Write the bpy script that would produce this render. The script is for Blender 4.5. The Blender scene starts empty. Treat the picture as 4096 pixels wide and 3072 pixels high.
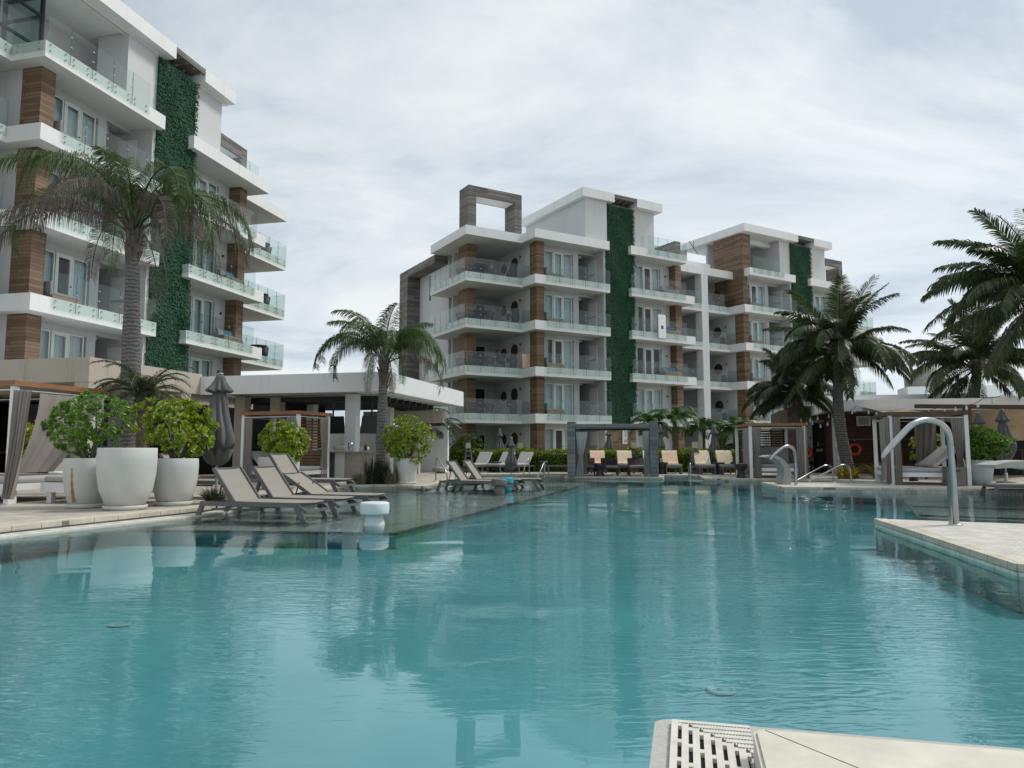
import bpy, math, random
import numpy as np
from mathutils import Vector, Matrix
random.seed(7); RS = np.random.RandomState(7)
sc = bpy.context.scene
C = sc.collection
R = math.radians
# ------------------------------------------------------------------ camera, light, sky
EYE = 1.05
cd = bpy.data.cameras.new('camera'); cam = bpy.data.objects.new('camera', cd); C.objects.link(cam)
cam.location = (0, 0, EYE); cam.rotation_euler = (R(90) + .0922383, 0, 0)
cd.sensor_width = 36; cd.lens = 36 * 2908.2 / 4096; cd.clip_start = .05; cd.clip_end = 3000
sc.camera = cam
SUN_EL, SUN_AZ = R(52), R(72)          # azimuth clockwise from +Y (view direction)
sd = bpy.data.lights.new('sun', 'SUN'); so = bpy.data.objects.new('sun', sd); C.objects.link(so)
sd.energy = 1.9; sd.angle = R(13); sd.color = (1.0, .95, .88)
dv = Vector((math.sin(SUN_AZ) * math.cos(SUN_EL), math.cos(SUN_AZ) * math.cos(SUN_EL), math.sin(SUN_EL)))
so.rotation_euler = dv.to_track_quat('Z', 'Y').to_euler(); so.location = (30, 10, 60)
w = bpy.data.worlds.new('World'); sc.world = w; w.use_nodes = True
nt = w.node_tree; N = nt.nodes; Lk = nt.links; N.clear()
out = N.new('ShaderNodeOutputWorld'); bg = N.new('ShaderNodeBackground'); Lk.new(bg.outputs[0], out.inputs[0])
sky = N.new('ShaderNodeTexSky'); sky.sky_type = 'NISHITA'; sky.sun_disc = False
sky.sun_elevation = SUN_EL; sky.sun_rotation = SUN_AZ
tc = N.new('ShaderNodeTexCoord'); mp = N.new('ShaderNodeMapping'); Lk.new(tc.outputs['Generated'], mp.inputs[0])
# clouds live on a plane above: project the direction so they shrink toward the horizon
sep = N.new('ShaderNodeSeparateXYZ'); Lk.new(tc.outputs['Generated'], sep.inputs[0])
az = N.new('ShaderNodeMath'); az.operation = 'ABSOLUTE'; Lk.new(sep.outputs[2], az.inputs[0])
ad = N.new('ShaderNodeMath'); ad.operation = 'ADD'; ad.inputs[1].default_value = .22; Lk.new(az.outputs[0], ad.inputs[0])
dx = N.new('ShaderNodeMath'); dx.operation = 'DIVIDE'; Lk.new(sep.outputs[0], dx.inputs[0]); Lk.new(ad.outputs[0], dx.inputs[1])
dy = N.new('ShaderNodeMath'); dy.operation = 'DIVIDE'; Lk.new(sep.outputs[1], dy.inputs[0]); Lk.new(ad.outputs[0], dy.inputs[1])
cb = N.new('ShaderNodeCombineXYZ'); Lk.new(dx.outputs[0], cb.inputs[0]); Lk.new(dy.outputs[0], cb.inputs[1])
mp2 = N.new('ShaderNodeMapping'); mp2.inputs['Rotation'].default_value = (0, 0, R(-25)); mp2.inputs['Scale'].default_value = (.8, 1.25, 1); mp2.inputs['Location'].default_value = (1.3, 3.1, 0)
Lk.new(cb.outputs[0], mp2.inputs[0])
n1 = N.new('ShaderNodeTexNoise'); n1.inputs['Scale'].default_value = 1.35; n1.inputs['Detail'].default_value = 9; n1.inputs['Roughness'].default_value = .61; n1.inputs['Distortion'].default_value = .55
Lk.new(mp2.outputs[0], n1.inputs['Vector'])
cr = N.new('ShaderNodeValToRGB'); Lk.new(n1.outputs[0], cr.inputs[0])
cr.color_ramp.elements[0].position = .38; cr.color_ramp.elements[0].color = (.49, .55, .63, 1)
cr.color_ramp.elements[1].position = .62; cr.color_ramp.elements[1].color = (.77, .80, .81, 1)
e = cr.color_ramp.elements.new(.48); e.color = (.62, .68, .725, 1)
# brighter toward the veiled sun, greyer high on the opposite side
dt = N.new('ShaderNodeVectorMath'); dt.operation = 'DOT_PRODUCT'; Lk.new(tc.outputs['Generated'], dt.inputs[0])
dt.inputs[1].default_value = Vector((.62, .70, .36)).normalized()
mr = N.new('ShaderNodeMapRange'); mr.inputs[1].default_value = 0.2; mr.inputs[2].default_value = 1.0; mr.inputs[3].default_value = .90; mr.inputs[4].default_value = 1.05
Lk.new(dt.outputs['Value'], mr.inputs[0])
hz = N.new('ShaderNodeMapRange'); hz.inputs[1].default_value = 0.0; hz.inputs[2].default_value = .42; hz.inputs[3].default_value = 1.12; hz.inputs[4].default_value = 1.0
Lk.new(sep.outputs[2], hz.inputs[0])
mu = N.new('ShaderNodeMath'); mu.operation = 'MULTIPLY'; Lk.new(mr.outputs[0], mu.inputs[0]); Lk.new(hz.outputs[0], mu.inputs[1])
sc1 = N.new('ShaderNodeVectorMath'); sc1.operation = 'SCALE'; Lk.new(cr.outputs[0], sc1.inputs[0]); Lk.new(mu.outputs[0], sc1.inputs['Scale'])
sc2 = N.new('ShaderNodeVectorMath'); sc2.operation = 'SCALE'; sc2.inputs['Scale'].default_value = 8.7; Lk.new(sc1.outputs[0], sc2.inputs[0])
mx = N.new('ShaderNodeMix'); mx.data_type = 'RGBA'; mx.inputs[0].default_value = .93
Lk.new(sky.outputs[0], mx.inputs[6]); Lk.new(sc2.outputs[0], mx.inputs[7]); Lk.new(mx.outputs[2], bg.inputs[0])
bg.inputs[1].default_value = .104
sc.view_settings.view_transform = 'Standard'; sc.view_settings.look = 'None'; sc.view_settings.gamma = 1; sc.view_settings.exposure = 0.33
cy = sc.cycles; cy.max_bounces = 8; cy.diffuse_bounces = 2; cy.glossy_bounces = 3; cy.transmission_bounces = 6; cy.transparent_max_bounces = 20
cy.use_denoising = True; cy.caustics_reflective = False; cy.caustics_refractive = False; cy.use_adaptive_sampling = True

# ------------------------------------------------------------------ helpers: rays of the calibrated view -> points of the place
F = 2908.2; cP, sP = math.cos(.0922383), math.sin(.0922383)
def ray(x, y):
    X = (x - 2048) / F; Y = (1536 - y) / F
    return (X, cP - Y * sP, sP + Y * cP)
def G(x, y, z=.1):
    d = ray(x, y); t = (z - EYE) / d[2]; return (d[0] * t, d[1] * t)
def AT(x, y, Y):
    d = ray(x, y); t = Y / d[1]; return (d[0] * t, Y, EYE + d[2] * t)
AL = .233735996; AC = 1.04160675
SX, SY = math.cos(AL), -math.sin(AL)      # s axis of the pool terrace, t axis away
def W(s, t): return (s * SX + t * math.sin(AL), s * SY + t * math.cos(AL))
def ST(x, y): return (x * SX + y * SY, x * math.sin(AL) + y * math.cos(AL))
RZ = -AL

# ------------------------------------------------------------------ materials
def newmat(name):
    m = bpy.data.materials.new(name); m.use_nodes = True
    nt = m.node_tree; b = nt.nodes['Principled BSDF']; return m, nt, b
def noise_fac(nt, scale, detail=4, rough=.6, coord='Object', stretch=None):
    t = nt.nodes.new('ShaderNodeTexCoord'); n = nt.nodes.new('ShaderNodeTexNoise')
    n.inputs['Scale'].default_value = scale; n.inputs['Detail'].default_value = detail; n.inputs['Roughness'].default_value = rough
    if stretch:
        mm = nt.nodes.new('ShaderNodeMapping'); mm.inputs['Scale'].default_value = stretch
        nt.links.new(t.outputs[coord], mm.inputs[0]); nt.links.new(mm.outputs[0], n.inputs['Vector'])
    else: nt.links.new(t.outputs[coord], n.inputs['Vector'])
    return n.outputs[0]
def ramp(nt, fac, stops):
    r = nt.nodes.new('ShaderNodeValToRGB'); el = r.color_ramp.elements
    while len(el) < len(stops): el.new(.5)
    for e, (p, c) in zip(el, stops): e.position = p; e.color = (*c, 1)
    nt.links.new(fac, r.inputs[0]); return r.outputs[0]
def bump(nt, b, fac, dist, strength=.5):
    n = nt.nodes.new('ShaderNodeBump'); n.inputs['Distance'].default_value = dist; n.inputs['Strength'].default_value = strength
    nt.links.new(fac, n.inputs['Height']); nt.links.new(n.outputs[0], b.inputs['Normal'])
def mix(nt, fac, a, b, mode='MIX'):
    m = nt.nodes.new('ShaderNodeMix'); m.data_type = 'RGBA'; m.blend_type = mode
    for i, v in ((0, fac), (6, a), (7, b)):
        if isinstance(v, (int, float)): m.inputs[i].default_value = v
        elif isinstance(v, tuple): m.inputs[i].default_value = (*v, 1)
        else: nt.links.new(v, m.inputs[i])
    return m.outputs[2]
def simple(name, col, rough=.6, var=.12, scale=3, bmp=0, metal=0, bscale=40, stretch=None, spec=None):
    m, nt, b = newmat(name)
    f = noise_fac(nt, scale, 5, .6, 'Object', stretch)
    c = ramp(nt, f, [(.3, tuple(x * (1 - var) for x in col)), (.7, tuple(min(1, x * (1 + var)) for x in col))])
    nt.links.new(c, b.inputs['Base Color']); b.inputs['Roughness'].default_value = rough; b.inputs['Metallic'].default_value = metal
    if spec is not None: b.inputs['Specular IOR Level'].default_value = spec
    if bmp: bump(nt, b, noise_fac(nt, bscale, 3), bmp)
    return m
def planks(name, cols, h=.135, length=2.0, rough=.75, gap=(.02, .014, .01), vertical=False):
    """horizontal boards: rows in z, run along x+y, every board with its own tone, grain along it"""
    m, nt, b = newmat(name); L = nt.links
    t = nt.nodes.new('ShaderNodeTexCoord'); s = nt.nodes.new('ShaderNodeSeparateXYZ'); L.new(t.outputs['Object'], s.inputs[0])
    oi = nt.nodes.new('ShaderNodeObjectInfo')
    a = nt.nodes.new('ShaderNodeMath'); a.operation = 'ADD'; L.new(s.outputs[0], a.inputs[0]); L.new(s.outputs[1], a.inputs[1])
    a2 = nt.nodes.new('ShaderNodeMath'); a2.operation = 'MULTIPLY_ADD'; L.new(oi.outputs['Random'], a2.inputs[0]); a2.inputs[1].default_value = 37.0; L.new(a.outputs[0], a2.inputs[2])
    c = nt.nodes.new('ShaderNodeCombineXYZ')
    L.new(a2.outputs[0], c.inputs[0]); L.new(s.outputs[2], c.inputs[1])
    br = nt.nodes.new('ShaderNodeTexBrick'); L.new(c.outputs[0], br.inputs['Vector'])
    br.inputs['Scale'].default_value = 1; br.inputs['Brick Width'].default_value = length; br.inputs['Row Height'].default_value = h
    br.inputs['Mortar Size'].default_value = .006; br.inputs['Mortar Smooth'].default_value = .2; br.offset = .37
    br.inputs['Color1'].default_value = (0, 0, 0, 1); br.inputs['Color2'].default_value = (1, 1, 1, 1); br.inputs['Mortar'].default_value = (.5, .5, .5, 1)
    n = nt.nodes.new('ShaderNodeTexNoise'); mm = nt.nodes.new('ShaderNodeMapping'); mm.inputs['Scale'].default_value = (1.2, 22, 1); L.new(c.outputs[0], mm.inputs[0]); L.new(mm.outputs[0], n.inputs['Vector'])
    n.inputs['Scale'].default_value = 2; n.inputs['Detail'].default_value = 6; n.inputs['Roughness'].default_value = .7
    f = mix(nt, .66, br.outputs['Color'], n.outputs['Color'])
    # a broad tone drift so that boards are bleached in places
    n2 = nt.nodes.new('ShaderNodeTexNoise'); n2.inputs['Scale'].default_value = .8; L.new(t.outputs['Object'], n2.inputs['Vector'])
    f = mix(nt, .25, f, n2.outputs[0])
    k = len(cols); col = ramp(nt, f, [(.25 + .5 * i / (k - 1), cc) for i, cc in enumerate(cols)])
    fin = mix(nt, br.outputs['Fac'], col, gap)
    L.new(fin, b.inputs['Base Color']); b.inputs['Roughness'].default_value = rough
    inv = nt.nodes.new('ShaderNodeMath'); inv.operation = 'SUBTRACT'; inv.inputs[0].default_value = 1; L.new(br.outputs['Fac'], inv.inputs[1])
    hh = nt.nodes.new('ShaderNodeMath'); hh.operation = 'MULTIPLY_ADD'; L.new(n.outputs[0], hh.inputs[0]); hh.inputs[1].default_value = .35; L.new(inv.outputs[0], hh.inputs[2])
    bump(nt, b, hh.outputs[0], .012, .6)
    return m
def stucco(name, col, stain=.12):
    m, nt, b = newmat(name); L = nt.links
    base = ramp(nt, noise_fac(nt, .7, 6), [(.3, tuple(x * .93 for x in col)), (.75, col)])
    st = noise_fac(nt, 1.4, 6, .65, 'Object', (3.0, 3.0, .22))      # rain streaks
    stf = ramp(nt, st, [(.56, (0, 0, 0)), (.78, (stain, stain, stain))])
    c = mix(nt, stf, base, (col[0] * .45, col[1] * .47, col[2] * .42))
    L.new(c, b.inputs['Base Color']); b.inputs['Roughness'].default_value = .85
    bump(nt, b, noise_fac(nt, 55, 3), .004, .5); return m
def leafmat(name, dark, light, rough=.5, trans=.25):
    m, nt, b = newmat(name); L = nt.links
    g = nt.nodes.new('ShaderNodeNewGeometry')
    rn = g.outputs['Random Per Island']
    c = ramp(nt, rn, [(0, dark), (.55, tuple((a + b_) / 2 for a, b_ in zip(dark, light))), (1, light)])
    L.new(c, b.inputs['Base Color']); b.inputs['Roughness'].default_value = rough
    tr = nt.nodes.new('ShaderNodeBsdfTranslucent'); L.new(c, tr.inputs[0])
    ms = nt.nodes.new('ShaderNodeMixShader'); ms.inputs[0].default_value = trans
    L.new(b.outputs[0], ms.inputs[1]); L.new(tr.outputs[0], ms.inputs[2]); L.new(ms.outputs[0], nt.nodes['Material Output'].inputs[0]); return m
def glassmat(name, tint, refl=1.0, ior=1.5, rough=0.0):
    m, nt, b = newmat(name); nt.nodes.remove(b); L = nt.links
    t = nt.nodes.new('ShaderNodeBsdfTransparent'); t.inputs[0].default_value = (*tint, 1)
    g = nt.nodes.new('ShaderNodeBsdfGlossy'); g.inputs['Roughness'].default_value = rough; g.inputs[0].default_value = (refl, refl, refl, 1)
    f = nt.nodes.new('ShaderNodeFresnel'); f.inputs[0].default_value = ior
    ge = nt.nodes.new('ShaderNodeNewGeometry'); iv = nt.nodes.new('ShaderNodeMath'); iv.operation = 'SUBTRACT'; iv.inputs[0].default_value = 1; L.new(ge.outputs['Backfacing'], iv.inputs[1])
    fm = nt.nodes.new('ShaderNodeMath'); fm.operation = 'MULTIPLY'; L.new(f.outputs[0], fm.inputs[0]); L.new(iv.outputs[0], fm.inputs[1])
    ms = nt.nodes.new('ShaderNodeMixShader'); L.new(fm.outputs[0], ms.inputs[0]); L.new(t.outputs[0], ms.inputs[1]); L.new(g.outputs[0], ms.inputs[2])
    L.new(ms.outputs[0], nt.nodes['Material Output'].inputs[0]); return m
M = {}
M['white'] = stucco('white_stucco', (.80, .82, .82), .32)
M['wall'] = stucco('wall_stucco', (.60, .62, .625), .3)
M['floortile'] = simple('balcony_floor_tile', (.17, .165, .155), .5, .1, 2)
M['white2'] = simple('white_paint', (.80, .81, .81), .45, .03)
M['beige'] = stucco('beige_render', (.50, .46, .39), .7)
M['wood'] = planks('brown_boards', [(.085, .050, .031), (.165, .102, .064), (.245, .165, .108), (.24, .185, .14)])
M['greywood'] = planks('grey_boards', [(.06, .055, .05), (.15, .14, .13), (.28, .265, .24)])
M['gazebowood'] = planks('weathered_boards', [(.075, .08, .085), (.17, .18, .18), (.26, .27, .27)], h=.17)
M['redwood'] = planks('dark_red_boards', [(.035, .016, .012), (.065, .030, .021), (.10, .048, .033)], h=.15)
M['hutwood'] = planks('hut_boards', [(.055, .032, .022), (.13, .078, .048), (.20, .135, .09)], h=.19)
M['orangewood'] = simple('oiled_timber', (.28, .13, .055), .55, .3, 2, stretch=(1, 1, 12))
M['brownbeam'] = simple('brown_beam', (.10, .06, .04), .7, .3, 2, stretch=(1, 12, 12))
M['rail'] = glassmat('rail_glass', (.90, .94, .925), .95, 1.58)
M['pane'] = glassmat('window_glass', (.84, .90, .91), 1.0, 1.5)
M['darkpane'] = glassmat('dark_window_glass', (.20, .24, .26), 1.0, 1.7)
M['steel'] = simple('brushed_steel', (.40, .41, .41), .25, .12, 6, metal=1)
M['seam'] = simple('glass_edge', (.05, .085, .08), .3)
M['dot'] = simple('steel_fitting', (.42, .44, .44), .35, .1, metal=.6)
M['curtain'] = simple('sheer_curtain', (.80, .84, .84), .9, .05, 5)
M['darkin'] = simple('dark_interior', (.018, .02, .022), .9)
M['blackmetal'] = simple('black_metal', (.02, .022, .024), .45)
M['sling'] = simple('taupe_sling_fabric', (.275, .258, .225), .85, .06, 60, .0015, bscale=300)
M['frame'] = simple('charcoal_aluminium', (.125, .125, .12), .45, .06)
M['cushion'] = simple('grey_cushion', (.27, .265, .265), .9, .08, 6, .006, bscale=9)
M['palecushion'] = simple('pale_cushion', (.42, .415, .40), .9, .06, 6, .006, bscale=9)
M['darkcushion'] = simple('dark_grey_cushion', (.10, .10, .105), .9, .08, 6, .006, bscale=9)
M['blue'] = simple('blue_cushion', (.07, .16, .27), .9, .1, 5)
M['rattan'] = simple('dark_rattan', (.022, .025, .03), .6, .3, 50, .004, bscale=120)
M['brownwood'] = simple('dark_brown_wood', (.055, .028, .026), .6, .3, 3, stretch=(10, 1, 10))
M['sofawood'] = simple('light_teak', (.35, .22, .11), .6, .2, 3, stretch=(1, 8, 8))
M['towel'] = simple('apricot_towel', (.78, .55, .39), .95, .06, 8, .008, bscale=18)
M['towel2'] = simple('cream_towel', (.76, .64, .46), .95, .08, 8, .012, bscale=9)
M['drape'] = simple('taupe_drape', (.30, .27, .25), .95, .1, 2, .003, bscale=60)
M['umb'] = simple('grey_umbrella_canvas', (.12, .12, .122), .9, .1, 3, .002, bscale=80)
M['sail'] = simple('sand_shade_cloth', (.50, .40, .28), .9, .08, 2)
M['pot'] = simple('pale_planter', (.56, .575, .545), .75, .07, 2.5, .002, bscale=120)
M['soil'] = simple('soil', (.03, .022, .016), .95)
M['bark'] = simple('branch_bark', (.12, .11, .095), .9, .25, 12, .006)
M['black'] = simple('black_ceramic', (.02, .021, .023), .45, .1)
M['taupeplastic'] = simple('taupe_plastic', (.16, .14, .125), .55, .05)
M['bluep'] = simple('turquoise_plastic', (.03, .33, .42), .4, .05)
M['whitep'] = simple('frosted_plastic', (.64, .70, .70), .5, .03)
M['lampshade'] = simple('cream_lampshade', (.50, .46, .34), .8, .04)
M['ring'] = simple('orange_life_ring', (.62, .055, .015), .5, .15, 6)
M['conc'] = simple('cast_concrete', (.33, .34, .31), .7, .12, 4, .003)
M['counter'] = simple('pitted_limestone', (.38, .36, .33), .8, .22, 26, .01, bscale=30)
M['disc'] = simple('woven_disc', (.055, .035, .028), .85, .4, 14, .01, bscale=60)
M['red'] = simple('red_letters', (.5, .03, .02), .5)
M['ink'] = simple('dark_print', (.03, .04, .05), .7)
M['greyink'] = simple('grey_print', (.20, .22, .25), .7)
M['skin'] = simple('skin', (.22, .12, .08), .6)
M['cloth'] = simple('dark_clothes', (.02, .025, .04), .9)
M['grate'] = simple('white_grate', (.62, .60, .54), .6, .10, 14, .001)
M['brick'] = simple('rust_stain', (.40, .20, .04), .8, .3, 8)
# palm trunk: pale grey with ring scars
def trunkmat(name, a, b_, rings):
    m, nt, b = newmat(name); L = nt.links
    t = nt.nodes.new('ShaderNodeTexCoord'); wv = nt.nodes.new('ShaderNodeTexWave'); wv.bands_direction = 'Z'; wv.inputs['Scale'].default_value = rings; wv.inputs['Distortion'].default_value = 5; wv.inputs['Detail'].default_value = 4; wv.inputs['Detail Scale'].default_value = 2.2
    L.new(t.outputs['Object'], wv.inputs['Vector'])
    n = noise_fac(nt, 9, 6, .7, 'Object', (1, 1, 2.5)); f = mix(nt, .68, wv.outputs['Color'], n)
    L.new(ramp(nt, f, [(.25, b_), (.42, tuple((x + y) / 2 for x, y in zip(a, b_))), (.62, a)]), b.inputs['Base Color']); b.inputs['Roughness'].default_value = .9
    bump(nt, b, f, .03, .7); return m
M['trunk'] = trunkmat('palm_trunk_grey', (.20, .195, .185), (.055, .052, .048), 3.4)
M['trunkdark'] = trunkmat('palm_trunk_brown', (.15, .14, .13), (.035, .032, .028), 3.8)
M['sheath'] = simple('old_leaf_sheath', (.13, .105, .085), .9, .5, 9, .02, stretch=(3, 3, 1))
M['queen'] = leafmat('arching_frond_green', (.026, .06, .018), (.13, .195, .06), .5, .35)
M['dead'] = leafmat('dry_frond', (.075, .06, .052), (.23, .19, .165), .8, .2)
M['coco'] = leafmat('coconut_frond_green', (.016, .036, .015), (.11, .14, .05), .36, .3)
M['cocoy'] = leafmat('yellowing_frond', (.05, .07, .015), (.16, .17, .04), .45)
M['bush'] = leafmat('shrub_leaf_green', (.06, .16, .02), (.22, .36, .05), .35)
M['bushy'] = leafmat('shrub_leaf_lime', (.14, .25, .02), (.42, .48, .05), .38)
M['bushd'] = leafmat('shrub_leaf_deep', (.04, .10, .02), (.11, .20, .035), .35)
M['hedge'] = leafmat('hedge_leaf', (.05, .11, .012), (.34, .42, .04), .4, .4)
M['grassy'] = leafmat('striped_grass', (.07, .09, .04), (.28, .30, .17), .6)
M['grassd'] = leafmat('dark_rush', (.010, .022, .010), (.035, .06, .025), .6)
M['croton'] = leafmat('yellow_blades', (.12, .13, .01), (.50, .40, .03), .5)
M['gw'] = leafmat('ivy_panel_leaf', (.013, .060, .034), (.036, .138, .076), .8, .0)
m_, ntx, bx0 = M['gw'], M['gw'].node_tree, None
pb_ = [q for q in ntx.nodes if q.type == 'BSDF_PRINCIPLED'][0]; src = pb_.inputs['Base Color'].links[0].from_socket
vv = ramp(ntx, noise_fac(ntx, 1.1, 5, .65), [(.32, (.55, .62, .55)), (.5, (1, 1, 1)), (.68, (1.0, 1.0, .62))])
ntx.links.new(mix(ntx, 1.0, src, vv, 'MULTIPLY'), pb_.inputs['Base Color'])
M['stake'] = simple('green_wall_backing', (.016, .06, .032), .95)
# deck stone
def stone(name, c1, c2, wd, ht, joint=(.22, .2, .17), rot=RZ):
    m, nt, b = newmat(name); L = nt.links
    t = nt.nodes.new('ShaderNodeTexCoord'); mm = nt.nodes.new('ShaderNodeMapping'); mm.inputs['Rotation'].default_value = (0, 0, -rot); L.new(t.outputs['Object'], mm.inputs[0])
    br = nt.nodes.new('ShaderNodeTexBrick'); L.new(mm.outputs[0], br.inputs['Vector']); br.inputs['Scale'].default_value = 1
    br.inputs['Brick Width'].default_value = wd; br.inputs['Row Height'].default_value = ht; br.inputs['Mortar Size'].default_value = .006; br.offset = .5
    br.inputs['Color1'].default_value = (*c1, 1); br.inputs['Color2'].default_value = (*c2, 1); br.inputs['Mortar'].default_value = (*joint, 1)
    n = noise_fac(nt, 3.5, 8, .7)
    v = ramp(nt, n, [(.3, (.62, .60, .56)), (.6, (1, 1, 1))])
    L.new(mix(nt, .8, br.outputs[0], v, 'MULTIPLY'), b.inputs['Base Color']); b.inputs['Roughness'].default_value = .7
    bump(nt, b, noise_fac(nt, 30, 4, .7), .008, .5); return m
M['deck'] = stone('terrace_stone', (.46, .42, .365), (.53, .49, .42), .6, .3)
M['coping'] = stone('coping_stone', (.55, .52, .43), (.60, .56, .46), .61, .4)
M['texdeck'] = stone('split_face_stone', (.60, .575, .52), (.70, .67, .61), .16, .05, (.42, .41, .39))
M['curb'] = simple('smooth_coping', (.60, .575, .49), .7, .13, 5, .002, bscale=70)
M['rim'] = simple('exposed_cement', (.42, .42, .385), .8, .12, 40, .002, bscale=110)
M['poolfloor'] = simple('pool_plaster_teal', (.215, .67, .73), .6, .13, .45)
M['poolface'] = simple('pool_teal_brightened', (.42, .84, .86), .6, .08, .8)  # lighter than the pool floor, to offset shade on the upright faces
M['poolwall'] = stone('pool_wall_tile', (.68, .78, .70), (.72, .81, .73), .3, .3, (.5, .58, .52))  # tile colour lightened to make up for low light under water
M['shelf'] = stone('pool_shelf_stone', (.56, .63, .59), (.60, .67, .62), .6, .6, (.52, .58, .54))
M['line'] = simple('dark_tile_line', (.03, .06, .08), .4)
M['lawn'] = simple('lawn', (.06, .10, .025), .95, .3, 4, .03, bscale=50)
# water: mirror by fresnel, otherwise see through to the basin
m, nt_, b = newmat('water'); nt_.nodes.remove(b); L_ = nt_.links
t = nt_.nodes.new('ShaderNodeBsdfTransparent'); t.inputs[0].default_value = (.86, .96, .97, 1)
g = nt_.nodes.new('ShaderNodeBsdfGlossy'); g.inputs['Roughness'].default_value = .0; g.inputs[0].default_value = (.84, .96, 1.0, 1)
tco = nt_.nodes.new('ShaderNodeTexCoord')
def wn(scale, det, st, dist=0):
    mm = nt_.nodes.new('ShaderNodeMapping'); mm.inputs['Scale'].default_value = st; mm.inputs['Rotation'].default_value = (0, 0, R(12)); L_.new(tco.outputs['Object'], mm.inputs[0])
    n = nt_.nodes.new('ShaderNodeTexNoise'); n.inputs['Scale'].default_value = scale; n.inputs['Detail'].default_value = det; n.inputs['Distortion'].default_value = dist; L_.new(mm.outputs[0], n.inputs['Vector']); return n.outputs[0]
big = wn(.95, 1, (.8, 1.1, 1), .5); small = wn(6.5, 2, (.55, 1.9, 1), 1.4); patch = wn(.22, 2, (1, 1, 1))
pr = nt_.nodes.new('ShaderNodeMapRange'); pr.inputs[1].default_value = .42; pr.inputs[2].default_value = .62; pr.inputs[3].default_value = .04; pr.inputs[4].default_value = 1.0; L_.new(patch, pr.inputs[0])
sm = nt_.nodes.new('ShaderNodeMath'); sm.operation = 'MULTIPLY'; L_.new(small, sm.inputs[0]); L_.new(pr.outputs[0], sm.inputs[1])
hs = nt_.nodes.new('ShaderNodeMath'); hs.operation = 'MULTIPLY_ADD'; L_.new(big, hs.inputs[0]); hs.inputs[1].default_value = 1.5; L_.new(sm.outputs[0], hs.inputs[2])
bp = nt_.nodes.new('ShaderNodeBump'); bp.inputs['Strength'].default_value = 1; bp.inputs['Distance'].default_value = .0068; L_.new(hs.outputs[0], bp.inputs['Height'])
fr = nt_.nodes.new('ShaderNodeFresnel'); fr.inputs[0].default_value = 1.60; L_.new(bp.outputs[0], fr.inputs['Normal']); L_.new(bp.outputs[0], g.inputs['Normal'])
msx = nt_.nodes.new('ShaderNodeMixShader'); L_.new(fr.outputs[0], msx.inputs[0]); L_.new(t.outputs[0], msx.inputs[1]); L_.new(g.outputs[0], msx.inputs[2]); L_.new(msx.outputs[0], nt_.nodes['Material Output'].inputs[0])
M['water'] = m

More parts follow.
